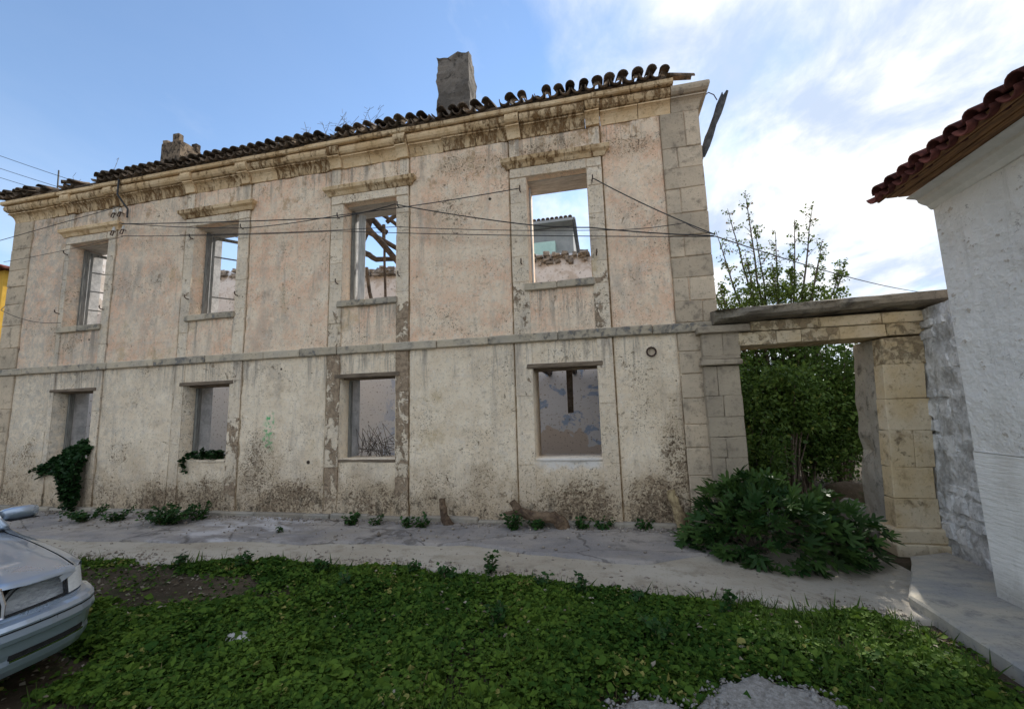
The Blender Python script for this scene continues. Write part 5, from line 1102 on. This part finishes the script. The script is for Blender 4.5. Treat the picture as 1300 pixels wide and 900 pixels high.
# stumps at the wall foot
def stump(pts, radii, label, mat, seed, seg=9):
    rg = random.Random(seed); P = [Vector(p) for p in pts]; Q = []; R = []
    for i in range(len(P)-1):
        for k in range(5): t = k/5; Q.append(P[i].lerp(P[i+1], t)); R.append((radii[i]*(1-t)+radii[i+1]*t)*rg.uniform(0.88, 1.12))
    Q.append(P[-1]); R.append(radii[-1]); m = MB(); m.tube(Q, R, seg); m.v = [(x+rg.uniform(-.010, .010), y+rg.uniform(-.010, .010), z+rg.uniform(-.010, .010)) for x, y, z in m.v]
    return m
m = stump([(-0.70, -0.17, -0.02), (-0.72, -0.20, 0.14), (-0.84, -0.21, 0.235), (-1.12, -0.21, 0.235), (-1.36, -0.18, 0.30), (-1.47, -0.17, 0.44)], [0.11, 0.10, 0.082, 0.07, 0.072, 0.045], '', None, 1)
m.tube([(-1.36, -0.18, 0.29), (-1.60, -.18, .26)], [0.05, 0.02], 5)
tag(m.build('log', MAT['stump']), 'gnarled brown dead trunk bent sideways along the wall foot', 'log')
tag(stump([(0.98, -0.22, 0.0), (0.90, -0.20, 0.30), (0.80, -0.14, 0.62)], [0.11, 0.075, 0.055], '', None, 2).build('post', MAT['stump_yellow'] if 'stump_yellow' in MAT else MAT['stump']), 'pale yellowish broken post leaning at the wall left of the fig', 'post')
tag(stump([(-2.45, -0.17, 0.0), (-2.56, -0.17, 0.22), (-2.60, -0.14, 0.46)], [0.10, 0.06, 0.05], '', None, 3).build('stump', MAT['stump']), 'dark curved dead stem standing at the wall between third and fourth windows', 'stump')
# fig bush: big lobed leaves, one object each
def fig():
    rng = np.random.default_rng(17); base = Vector((1.72, -0.60, -0.06)); t = thing('fig_bush', 'dark green fig bush with big lobed leaves in front of the left gate pier', 'bush', base)
    m = MB(); tips = []
    for k in range(26):
        a = rng.uniform(0, 2*math.pi); ex = math.cos(a)*rng.uniform(0.45, 1.12); ey = math.sin(a)*rng.uniform(0.2, 0.55); ez = rng.uniform(0.12, 0.95)*(1-0.35*abs(ex))
        e = Vector((ex+(0.1 if ex > 0 else 0), ey-0.05, ez)); q = [Vector((0, 0, 0)), e*0.45+Vector((0, 0, 0.16)), e]; m.tube(q, [0.018, 0.012, 0.005], 5); tips.append(q)
    m.build('branch', MAT['bark'], t)
    n = 900; th = rng.uniform(0, 2*math.pi, n); ph = np.arccos(rng.uniform(-0.15, 1, n)); r = rng.uniform(0.55, 1.0, n)**0.6
    lump = 0.80+0.5*fbm(th*1.3, ph*2.0, 3, 12)
    C = np.stack([0.06+0.98*r*lump*np.sin(ph)*np.cos(th)*np.where(np.cos(th) < 0, 0.9, 1.1), -0.06+0.56*r*lump*np.sin(ph)*np.sin(th), 0.06+0.84*r*lump*np.cos(ph)], 1); C[:, 2] = np.maximum(C[:, 2], 0.05)
    O = C-np.array([0, 0, 0.1]); D = O/np.linalg.norm(O, axis=1, keepdims=True)+rng.normal(size=(n, 3))*0.45; D[:, 2] -= 0.25; Nn = O*np.array([0.6, 0.6, 0.4])+rng.normal(size=(n, 3))*0.25+np.array([0, -0.1, 0.75])
    S = rng.uniform(0.11, 0.21, n); tint = np.clip(rng.uniform(0, 0.75, n)+0.3*(C[:, 2] > 0.6), 0, 0.92)
    order = np.argsort(C[:, 1]-0.35*C[:, 2]-0.4*r)          # the leaves that show largest come first
    var = []
    for k in range(6):
        tv = T_FIG[0].copy(); tv[:, 2] += 0.05*np.sin(tv[:, 1]*5+k)+0.04*(k-2.5)*tv[:, 0]*tv[:, 1]; tv[:, 0] *= 0.85+0.06*k
        me = npmesh('leaf', tv, T_FIG[1], MAT['fig'], False, np.full(len(tv), 0.05+0.14*k)); var.append(me)
    for i in order[:290]:
        d = Vector(D[i]).normalized(); x = d.cross(Vector(Nn[i])).normalized(); z = x.cross(d)
        o = link('leaf', var[int(rng.integers(6))], t); o.matrix_local = Matrix.Translation(Vector(C[i])) @ Matrix((x, d, z)).transposed().to_4x4() @ Matrix.Scale(float(S[i]), 4)
    k = order[290:]; leaves('foliage', [(T_FIG, C[k], D[k], Nn[k], S[k], None, tint[k])], MAT['fig'], t, 'stuff')
fig()
# shrubs and tree behind the gateway
def shrub(label, loc, rx, ry, h, n, size, seed, hue=0.0, group='shrubs behind the gateway', low=0.0):
    rng = np.random.default_rng(seed); t = thing('shrub', label, 'shrub', loc, 0, group); m = MB()
    nb_ = 14; cl = []
    for k in range(nb_):
        a = rng.uniform(0, 6.28); e = np.array([math.cos(a)*rx*rng.uniform(0.2, 0.9), math.sin(a)*ry*rng.uniform(0.2, 0.9), h*rng.uniform(0.5, 0.97)])
        m.tube([(e[0]*0.1, e[1]*0.1, -0.1), tuple(e*np.array([0.45, 0.45, 0.5])), tuple(e)], [0.03, 0.018, 0.006], 5)
        for f in (0.55, 0.75, 0.95): cl.append(e*f+rng.normal(size=3)*np.array([rx, ry, h*0.5])*0.18)
    m.build('branch', MAT['bark'], t); cl = np.array(cl)
    k = rng.integers(0, len(cl), n); C = cl[k]+rng.normal(size=(n, 3))*np.array([rx*0.22, ry*0.22, h*0.10]); C[:, 2] = np.clip(C[:, 2], 0.02, h*1.08); C[:, 2] = np.where(C[:, 2] < low, low+rng.uniform(0, 0.9, n)*(h-low), C[:, 2])
    D = rdir(n, -0.1, rng); Nn = rng.normal(size=(n, 3))*0.55+np.array([0, -0.2, 1.0])
    tint = np.clip(rng.uniform(0, 0.75, n)+0.2*(C[:, 2]/h)+hue+rng.normal(size=n)*0.03, 0, 0.92); tint = np.where(rng.uniform(size=n) < 0.01, 1.0, tint)
    leaves('foliage', [(T_OVAL, C, D, Nn, rng.uniform(0.6, 1.3, n)*size, rng.uniform(0.8, 1.3, n), tint)], MAT['shrub'], t); return t
shrub('dense dark shrub filling the left half of the gateway opening', (2.45, 2.3, -0.1), 0.9, 0.7, 2.75, 9000, 0.085, 1)
shrub('lighter bushy shrub leaning across the middle of the gateway opening', (3.35, 2.7, -0.1), 0.75, 0.6, 2.35, 8000, 0.09, 2, 0.12, 'shrubs behind the gateway', 1.35)
shrub('low shrub at the left foot of the gateway opening, behind the fig', (2.5, 1.5, -0.1), 0.45, 0.35, 1.25, 2600, 0.08, 3)
shrub('tall dark shrub at the back of the gateway view', (3.0, 4.6, -0.1), 1.5, 0.9, 3.7, 12000, 0.10, 4)
shrub('bright topped shrub at the right behind the gate lintel', (4.9, 4.2, -0.1), 1.2, 0.9, 3.5, 10000, 0.095, 5, 0.15)
shrub('broad shrub closing the view deep behind the gateway', (4.5, 6.8, -0.1), 2.6, 1.0, 4.0, 14000, 0.12, 6)
shrub('low bramble behind the house end wall', (2.2, 6.0, -0.1), 1.2, 1.0, 3.0, 7000, 0.10, 7)
shrub('dense shadowed shrub low at the right, behind the boulders', (4.0, 3.7, -0.1), 1.0, 0.6, 2.2, 11000, 0.09, 8)
def tree():
    rng = np.random.default_rng(9); base = Vector((4.2, 4.9, -0.1)); t = thing('tree', 'slender multi stemmed tree with sparse leaves and bare tips above the gateway', 'tree', base); rg = random.Random(4)
    tr = MB(); br = MB(); C = []; dens = []
    tips = [(-1.15, 0, 6.4), (-0.75, 0.2, 7.05), (-0.35, 0, 7.35), (-0.1, 0.3, 6.5), (0.25, 0, 6.2), (0.75, 0.1, 6.5), (1.15, 0, 6.75), (1.35, 0.2, 5.9), (1.55, 0, 5.1), (-1.55, 0, 5.4), (0.5, -0.2, 5.4), (-1.3, -.3, 4.9), (1.0, -.3, 5.3), (1.75, 0.1, 5.3), (0.0, -0.3, 5.2), (-0.6, -.3, 5.6)]
    for (x, y, z) in tips:
        p = [Vector((x*0.04, y*0.1, 0)), Vector((x*0.25, y*0.3, z*0.35)), Vector((x*0.62+rg.uniform(-.06, .06), y*0.6, z*0.68)), Vector((x, y, z))]
        pts = []
        for a, b in zip(p[:-1], p[1:]): pts += [a.lerp(b, k/4)+Vector((rg.uniform(-.02, .02), rg.uniform(-.02, .02), 0)) for k in range(4)]
        pts.append(p[-1]); tr.tube(pts, [0.045*(1-i/(len(pts)-1))**0.8+0.006 for i in range(len(pts))], 5)
        for k in range(46):
            u = rg.uniform(0.42, 1.0); i = min(int(u*(len(pts)-1)), len(pts)-2); q = pts[i].lerp(pts[i+1], u*(len(pts)-1)-i)
            L = rg.uniform(0.18, 0.75)*(1.30-u); d = Vector((rg.gauss(0, .8), rg.gauss(0, .6), rg.uniform(0.1, 1.0))).normalized()*L; br.tube([q, q+d*0.5+Vector((0, 0, 0.02)), q+d], [0.009, 0.006, 0.003], 3)
            for _ in range(int(rg.uniform(4, 9)*(1.0 if (q.z+base.z) > 5.3 else 2.4))): C.append(tuple(q+d*rg.uniform(0.35, 1.1)+Vector((rg.gauss(0, .03), rg.gauss(0, .03), rg.gauss(0, .03)))))
    tr.build('trunk', MAT['bark'], t); br.build('twigs', MAT['bark'], t, False, 'stuff'); C = np.array(C); n = len(C)
    # fuller, greener lower crown
    k = 15000; a = rng.uniform(0, 6.28, k); r = np.sqrt(rng.uniform(0, 1, k)); X = np.stack([r*np.cos(a)*1.5+0.1, r*np.sin(a)*0.7, 3.3+1.75*rng.uniform(0, 1, k)**1.6*(1-0.3*r)], 1); X = X[fbm(X[:, 0]*2.6+X[:, 1], X[:, 2]*2.6, 3, 2) > 0.46]
    tint = np.clip(np.where(C[:, 2] > 5.4, rng.uniform(0.1, 0.7, n), rng.uniform(0.2, 0.9, n)), 0, .92); tint = np.where(rng.uniform(size=n) < 0.12*(C[:, 2] > 5.3), 1.0, tint)
    A = np.concatenate([C, X]); n2 = len(A); D = rdir(n2, -0.4, rng)
    leaves('crown', [(T_OVAL, A, D, rng.normal(size=(n2, 3))+np.array([0, 0, .6]), rng.uniform(0.04, 0.085, n2), rng.uniform(0.9, 1.5, n2), np.concatenate([tint, rng.uniform(0.2, 0.92, len(X))]))], MAT['tree_leaf'], t)
tree()

# ------------------------------------------------------------------ parked car (nose at the left edge of the picture)
def mat_paint():
    t = NT('silver_paint'); f = t.noise(900, 2, 0.5); n = t.noise(3, 5, 0.6)
    c = t.mix(f, (0.36, 0.44, 0.54), (0.44, 0.52, 0.62)); c = t.mix(t.ramp(n, 0.5, 0.75, 0, 0.12), c, (0.30, 0.31, 0.32))
    m_ = t.done(c, t.ramp(n, 0.3, 0.7, 0.26, 0.40), None, 0.5, 0.6); t.b.inputs['Coat Weight'].default_value = 1.0; t.b.inputs['Coat Roughness'].default_value = 0.03; return m_
MAT['paint'] = mat_paint()
MAT['rubber'] = mat_simple('black_rubber', (0.012, 0.012, 0.013), (0.03, 0.03, 0.03), 30, 0.6, 0.1, 0.001)
MAT['chrome'] = mat_simple('chrome', (0.6, 0.6, 0.62), (0.7, 0.7, 0.72), 5, 0.15, 0.02, 0.001, metal=1.0)
MAT['alloy'] = mat_simple('alloy', (0.3, 0.3, 0.31), (0.4, 0.4, 0.41), 9, 0.4, 0.05, 0.001, metal=0.8)
MAT['reflector'] = mat_simple('lamp_reflector', (0.50, 0.51, 0.52), (1.0, 1.0, 1.0), 4.5, 0.2, 1.0, 0.05, metal=0.35, stretch=(1, 1.6, 5))  # bright reflection streaks painted into the colour by stretched noise
def mat_glass(name, col, alpha):
    t = NT(name); t.done(col, 0.06, None, 0.5); tr = t.N.new('ShaderNodeBsdfTransparent'); tr.inputs[0].default_value = (0.93, 0.95, 0.96, 1); ms = t.N.new('ShaderNodeMixShader'); ms.inputs[0].default_value = alpha
    t.L.new(tr.outputs[0], ms.inputs[1]); t.L.new(t.b.outputs[0], ms.inputs[2]); t.L.new(ms.outputs[0], t.out.inputs[0]); return t.m
MAT['lens'] = mat_glass('lamp_lens', (0.30, 0.31, 0.32), 0.07); MAT['window_glass'] = mat_glass('tinted_glass', (0.012, 0.015, 0.018), 0.8)
MAT['indicator'] = mat_simple('indicator_lens', (0.68, 0.69, 0.68), (0.80, 0.81, 0.79), 30, 0.15, 0.3, 0.004, spec=0.5, stretch=(1, 1, 5))
car = thing('parked_car', 'silver saloon car parked nose in at the left edge of the photo', 'car', (CARX, CARY, 0.0), CARH)
def build_car():
    PL = [(0.0, .83), (.15, .825), (.27, .81), (.36, .795), (.48, .765), (.58, .73), (.66, .69), (.72, .64), (.765, .58), (.80, .50), (.825, .40), (.84, .34)]   # (y, x) of the nose in plan
    def nose(y): return float(np.interp(abs(y), [p[0] for p in PL], [p[1] for p in PL]))
    path = [(x, -y) for y, x in PL[::-1]]+[(x, y) for y, x in PL[1:]]
    def hx(u): return -0.66+1.40*u
    hw = lambda x: float(np.interp(x, [-.66, -.2, .3, .60, .74], [.735, .735, .72, .70, .675]))
    def hz(x, y):
        c = float(np.interp(x, [-.66, -.3, .1, .4, .62, .74], [.945, .915, .872, .832, .795, .762])); e = abs(y)/hw(x)
        return c-0.050*e**2.4-0.010*e**8+0.010*math.exp(-((abs(y)-(0.30+0.05*(.74-x)))/0.05)**2)
    n, k = 26, 24; V = []; Fq = []
    for i in range(n+1):
        for j in range(k+1):
            v = -1+2*j/k; xx = hx(i/n); lim = nose(v*hw(xx))-0.055; xm = xx if i < n else xx
            xx = -0.66+(min(0.765, lim)+0.66)*i/n; y = v*hw(xx)*0.992; V.append((xx, y, hz(xx, y)))
    for i in range(n):
        for j in range(k): a = i*(k+1)+j; Fq.append((a, a+1, a+k+2, a+k+1))
    m0 = len(V)
    for j in range(k+1): x, y, z = V[n*(k+1)+j]; V.append((x+0.006, y, z-0.022))
    for j in range(k): Fq.append((n*(k+1)+j, n*(k+1)+j+1, m0+j+1, m0+j))
    MB().add(V, Fq).build('hood', MAT['paint'], car, True)
    # fenders and flanks: stations along x, profile from the hood line down to the sill
    for s in (1, -1):
        V = []; Fq = []; st = np.concatenate([np.linspace(0.70, 0.30, 10), np.linspace(0.2, -3.6, 26)]); np_ = 9
        for x in st:
            wmax = min(0.855, float(np.interp(x, [-3.6, -3.2, -2.6, 0.2, 0.5, 0.62, 0.70], [.76, .81, .855, .855, .825, .765, .70])))
            if x > 0.40: wmax = min(wmax, float(np.interp(x, [.40, .50, .58, .64, .69, .73], [.825, .79, .752, .70, .64, .56]))-0.028*float(sstep(0.40, 0.50, x)))
            zt = hz(max(min(x, 0.74), -0.66), hw(max(x, -.66))*0.99) if x > -0.66 else float(np.interp(x, [-3.6, -2.9, -0.66], [.90, .93, .91])); y0 = hw(max(x, -.66))+0.004 if x > -0.66 else 0.735
            y0 = min(y0, wmax-0.02)
            zb = 0.22
            zw = max([0.0]+[math.sqrt(max(0, 0.335**2-(x-xc)**2))+0.02 for xc in (0.0, -2.69)])+0.30*0
            zb = max(zb, 0.30+0.0+zw-0.02) if zw > 0.06 else zb
            if x > 0.36: zb = 0.57
            if x > 0.43: zb = zt-0.035
            for t_, (fy, fz) in enumerate(((0, 0), (0.45, 0.012), (0.78, 0.04), (0.95, 0.10), (1.0, 0.19), (1.01, 0.27), (1.0, 0.36), (0.985, 0.5), (0.97, 1.0))):
                z = zt-fz if t_ < 8 else zb
                if t_ < 8: z = max(z, zb)
                V.append((x, s*(y0+(wmax-y0)*fy), z))
        for i in range(len(st)-1):
            for j in range(np_-1): a = i*np_+j; Fq.append((a, a+1, a+np_+1, a+np_))
        MB().add(V, Fq).build('fender', MAT['paint'], car, True)
    # nose lamps follow the plan curve between hood and bumper
    def lamp(y0, y1, z0f, z1f, inset, mat, name, nn=12, parent=car, bulge=0.0):
        V = []; Fq = []; q = 6
        for i in range(nn+1):
            y = y0+(y1-y0)*i/nn
            for j in range(q+1):
                t_ = j/q; za, zb_ = z0f(abs(y)), z1f(abs(y)); z = za+(zb_-za)*t_; V.append((nose(y)-0.018-inset-0.05*t_-bulge*math.sin(math.pi*t_)*math.sin(math.pi*i/nn), y, z))
        for i in range(nn):
            for j in range(q): a = i*(q+1)+j; Fq.append((a, a+1, a+q+2, a+q+1))
        return MB().add(V, Fq).build(name, mat, parent, True)
    top = lambda y: float(np.interp(y, [.27, .33, .40, .74, .80, .84], [.60, .71, .742, .728, .715, .70])); bot = lambda y: float(np.interp(y, [.27, .74, .80, .84], [.578, .588, .592, .595]))
    for s in (1, -1):
        hl = thing_mesh = lamp(s*.285, s*.625, bot, top, 0.0, MAT['lens'], 'headlight', 14)
        lamp(s*.285, s*.625, bot, top, 0.04, MAT['reflector'], 'reflector', 14, hl, 0.03)
        rim = MB(); ys = [.285+.345*i/12 for i in range(13)]
        rim.tube([(nose(y)-0.018+0.002, s*y, bot(y)) for y in ys]+[(nose(y)-0.066, s*y, top(y)) for y in ys[::-1]]+[(nose(.285)-0.016, s*.285, bot(.285))], 0.006, 5); rim.build('lamp_gasket', MAT['rubber'], hl)
        lamp(s*.640, s*.836, bot, top, -0.004, MAT['indicator'], 'indicator', 10)
    MB().sweep([(-.03, .552), (-.012, .552), (-.010, .574), (-.03, .574)], path).build('lamp_trim', MAT['paint'], car)
    V = []; Fq = []
    MB().sweep([(-.09, .30), (-.075, .30), (-.10, .55), (-.115, .70), (-.13, .70), (-.12, .30)], path).build('nose_panel', MAT['rubber'], car)
    # grille between the headlights
    gr = MB(); gp = [(nose(y)-0.012, y) for y in np.linspace(-.26, .26, 13)]
    gr.sweep([(-.04, .58), (0.0, .58), (0.012, .60), (-.012, .745), (-.05, .775), (-.09, .75)], gp); g = gr.build('grille', MAT['rubber'], car)
    pts = [(nose(y)+0.004, y, .585) for y in np.linspace(-.27, .27, 9)]+[(nose(.27)-0.01, .275, .66), (nose(.2)-0.04, .255, .755)]+[(nose(y)-0.045, y, .772) for y in np.linspace(.22, -.22, 7)]+[(nose(.2)-0.04, -.255, .755), (nose(.27)-.01, -.275, .66), (nose(.27)+0.004, -.27, .585)]
    f = MB(); f.tube(pts, 0.014, 6); f.build('grille_frame', MAT['chrome'], g)
    for z in (.62, .655, .69, .725): f = MB(); f.sweep([(-.02, z), (0.006, z), (0.004, z+.012), (-.02, z+.012)], [(x-0.002-(z-.58)*0.12, y*0.96) for x, y in gp]); f.build('slat', MAT['chrome'], g)
    # bumper with its grooves, intakes and trims
    MB().sweep([(-.10, .552), (.018, .552), (.050, .540), (.066, .515), (.0665, .505), (.060, .500), (.066, .494), (.074, .455), (.070, .43), (.050, .415), (.046, .36), (.040, .33), (.046, .30), (.040, .265), (.02, .225), (-.03, .20), (-.10, .20)], path).build('bumper', MAT['paint'], car, False)
    MB().sweep([(.058, .496), (.0675, .496), (.0675, .505), (.058, .505)], path).build('bumper_groove', MAT['rubber'], car)
    for s in (1, -1):
        ip = [(nose(y), s*y) for y in np.linspace(.30, .70, 12)]
        if s < 0: ip = ip[::-1]
        MB().sweep([(.03, .325), (.0475, .325), (.0485, .352), (.03, .36)], ip).build('air_intake', MAT['rubber'], car)
        MB().sweep([(.03, .312), (.056, .312), (.056, .323), (.03, .323)], ip).build('trim_strip', MAT['chrome'], car)
    MB().sweep([(.03, .285), (.052, .285), (.052, .375), (.03, .375)], [(nose(y), y) for y in np.linspace(-.24, .24, 9)]).build('air_intake', MAT['rubber'], car)
    # greenhouse
    b = [(-.64, .70, .925), (-1.35, .60, 1.375), (-2.45, .59, 1.39), (-3.15, .66, .96)]
    cab = MB(); cab.add([(x, s*y, z) for x, y, z in b[1:3] for s in (1, -1)]+[(-1.9, .5, 1.43), (-1.9, -.5, 1.43)], [(0, 4, 5, 1), (4, 2, 3, 5), (0, 2, 4), (1, 5, 3)]).build('roof', MAT['paint'], car, True)
    MB().add([(b[0][0], -b[0][1], b[0][2]), (b[0][0], b[0][1], b[0][2]), (b[1][0], b[1][1], b[1][2]), (b[1][0], -b[1][1], b[1][2])], [(0, 1, 2, 3)]).build('windscreen', MAT['window_glass'], car)
    MB().add([(b[2][0], -b[2][1], b[2][2]), (b[2][0], b[2][1], b[2][2]), (b[3][0], b[3][1], b[3][2]), (b[3][0], -b[3][1], b[3][2])], [(0, 1, 2, 3)]).build('rear_window', MAT['window_glass'], car)
    for s in (1, -1):
        for x0, x1, u0, u1 in ((-.78, -1.85, -1.36, -1.83), (-1.90, -3.0, -1.90, -2.43)):
            MB().add([(x0, s*.735, .925), (x1, s*.735, .93), (u1, s*.60, 1.37), (u0, s*.60, 1.37)], [(0, 1, 2, 3)]).build('side_window', MAT['window_glass'], car)
        m = MB(); m.tube([(-.62, s*.735, .915), (-1.0, s*.675, 1.16), (-1.36, s*.605, 1.378)], 0.032, 6); m.tube([(-1.36, s*.605, 1.378), (-2.45, s*.595, 1.39), (-3.18, s*.69, .95)], 0.035, 6); m.tube([(-1.87, s*.735, .93), (-1.87, s*.60, 1.38)], 0.035, 6); m.build('pillar', MAT['rubber'] if False else MAT['paint'], car, True)
        mr = MB(); V = []; n_ = 12; prof = [(0.0, .55), (.03, .85), (.09, 1.0), (.19, 1.0), (.245, .80), (.262, .35)]
        for (t_, sc) in prof:
            for i in range(n_):
                a = 2*math.pi*i/n_; V.append((-.93+0.060*sc*math.copysign(abs(math.cos(a))**.7, math.cos(a))-0.10*t_, s*(.80+t_), .985+0.058*sc*math.copysign(abs(math.sin(a))**.6, math.sin(a))))
        Fq = [(l*n_+i, l*n_+(i+1) % n_, (l+1)*n_+(i+1) % n_, (l+1)*n_+i) for l in range(len(prof)-1) for i in range(n_)]+[tuple(range(n_)), tuple((len(prof)-1)*n_+i for i in range(n_))]
        mm = mr.add(V, Fq).build('wing_mirror', MAT['paint'], car, True)
        m = MB(); m.tube([(-.88, s*.72, .935), (-.92, s*.80, .965)], 0.030, 6); m.build('mirror_arm', MAT['rubber'], mm)
        m = MB(); m.box(-1.03, -.84, s*.80+0.045, s*.80+0.235, .940, .946); m.v = [(x-0.10*(abs(y)-.8), y, z-0.012) for x, y, z in m.v]; m.build('mirror_seam', MAT['rubber'], mm)
    MB().add([(-3.15, .70, .94), (-3.15, -.70, .94), (-3.72, -.70, .90), (-3.72, .70, .90), (-3.75, .72, .5), (-3.75, -.72, .5), (-3.70, -.70, .25), (-3.70, .70, .25), (-3.6, .77, .9), (-3.6, -.77, .9), (-3.6, .77, .25), (-3.6, -.77, .25)], [(0, 1, 2, 3), (3, 2, 5, 4), (4, 5, 6, 7), (3, 4, 7, 10, 8), (2, 9, 11, 6, 5)]).build('boot', MAT['paint'], car)
    MB().box(-3.6, 0.60, -.74, .74, .20, .26).build('underbody', MAT['rubber'], car); MB().box(-.70, -.60, -.72, .72, .26, .90).build('bulkhead', MAT['rubber'], car); MB().box(-3.1, -.72, -.70, .70, .27, .80).build('cabin_floor', MAT['rubber'], car)
    for xc in (0.0, -2.69):
        for s in (1, -1):
            def lathe(prof, seg=28):
                V = []; Fq = []
                for i in range(seg):
                    a = 2*math.pi*i/seg; V += [(xc+r*math.cos(a), s*y, .305+r*math.sin(a)) for r, y in prof]
                m_ = len(prof)
                for i in range(seg):
                    for j in range(m_-1): a0 = i*m_+j; b0 = ((i+1) % seg)*m_+j; Fq.append((a0, b0, b0+1, a0+1))
                return MB().add(V, Fq)
            w_ = lathe([(.20, .66), (.29, .66), (.305, .69), (.305, .81), (.29, .835), (.20, .83)]).build('wheel', MAT['rubber'], car, True)
            lathe([(.205, .825), (.19, .80), (.17, .81), (.09, .815), (.05, .83), (.001, .83)]).build('rim', MAT['alloy'], w_, True)
build_car()
# taller nettles along the edge of the path and in the lawn
rg = random.Random(19)
for k, (x_, y_) in enumerate(((-4.3, -2.15), (-3.3, -2.05), (-2.2, -1.98), (-0.7, -2.15), (-0.3, -2.28), (0.15, -2.42), (0.9, -2.45), (-1.75, -2.1), (-5.2, -2.15), (-2.7, -2.5), (-1.0, -2.9), (0.3, -3.0))):
    labs = ('nettle at the path edge nearest the car side', 'nettle at the path edge in front of the curved stump side', 'nettle clump at the path edge below the fallen log', 'leafy nettle at the path edge right of the tall weed', 'second leafy nettle right of the tall weed at the path edge', 'nettle at the path edge before the broken post', 'nettle at the path edge in front of the fig bush', 'nettle just left of the tall weed at the path edge', 'nettle beside the bare soil near the path', 'nettle inside the lawn left of centre', 'nettle standing in the middle of the lawn', 'nettle in the lawn above the gravel patch')
    shoots('nettle', labs[k], 'weed', (x_, y_, float(gz(x_, y_))), tuft(40+k, rg.randint(5, 9), rg.uniform(.14, .24), rg.uniform(.08, .16)), MAT['weed'], 0.05, T_OVAL, MAT['dry'], 30, 'nettles in the lawn', 60+k, 1.3)
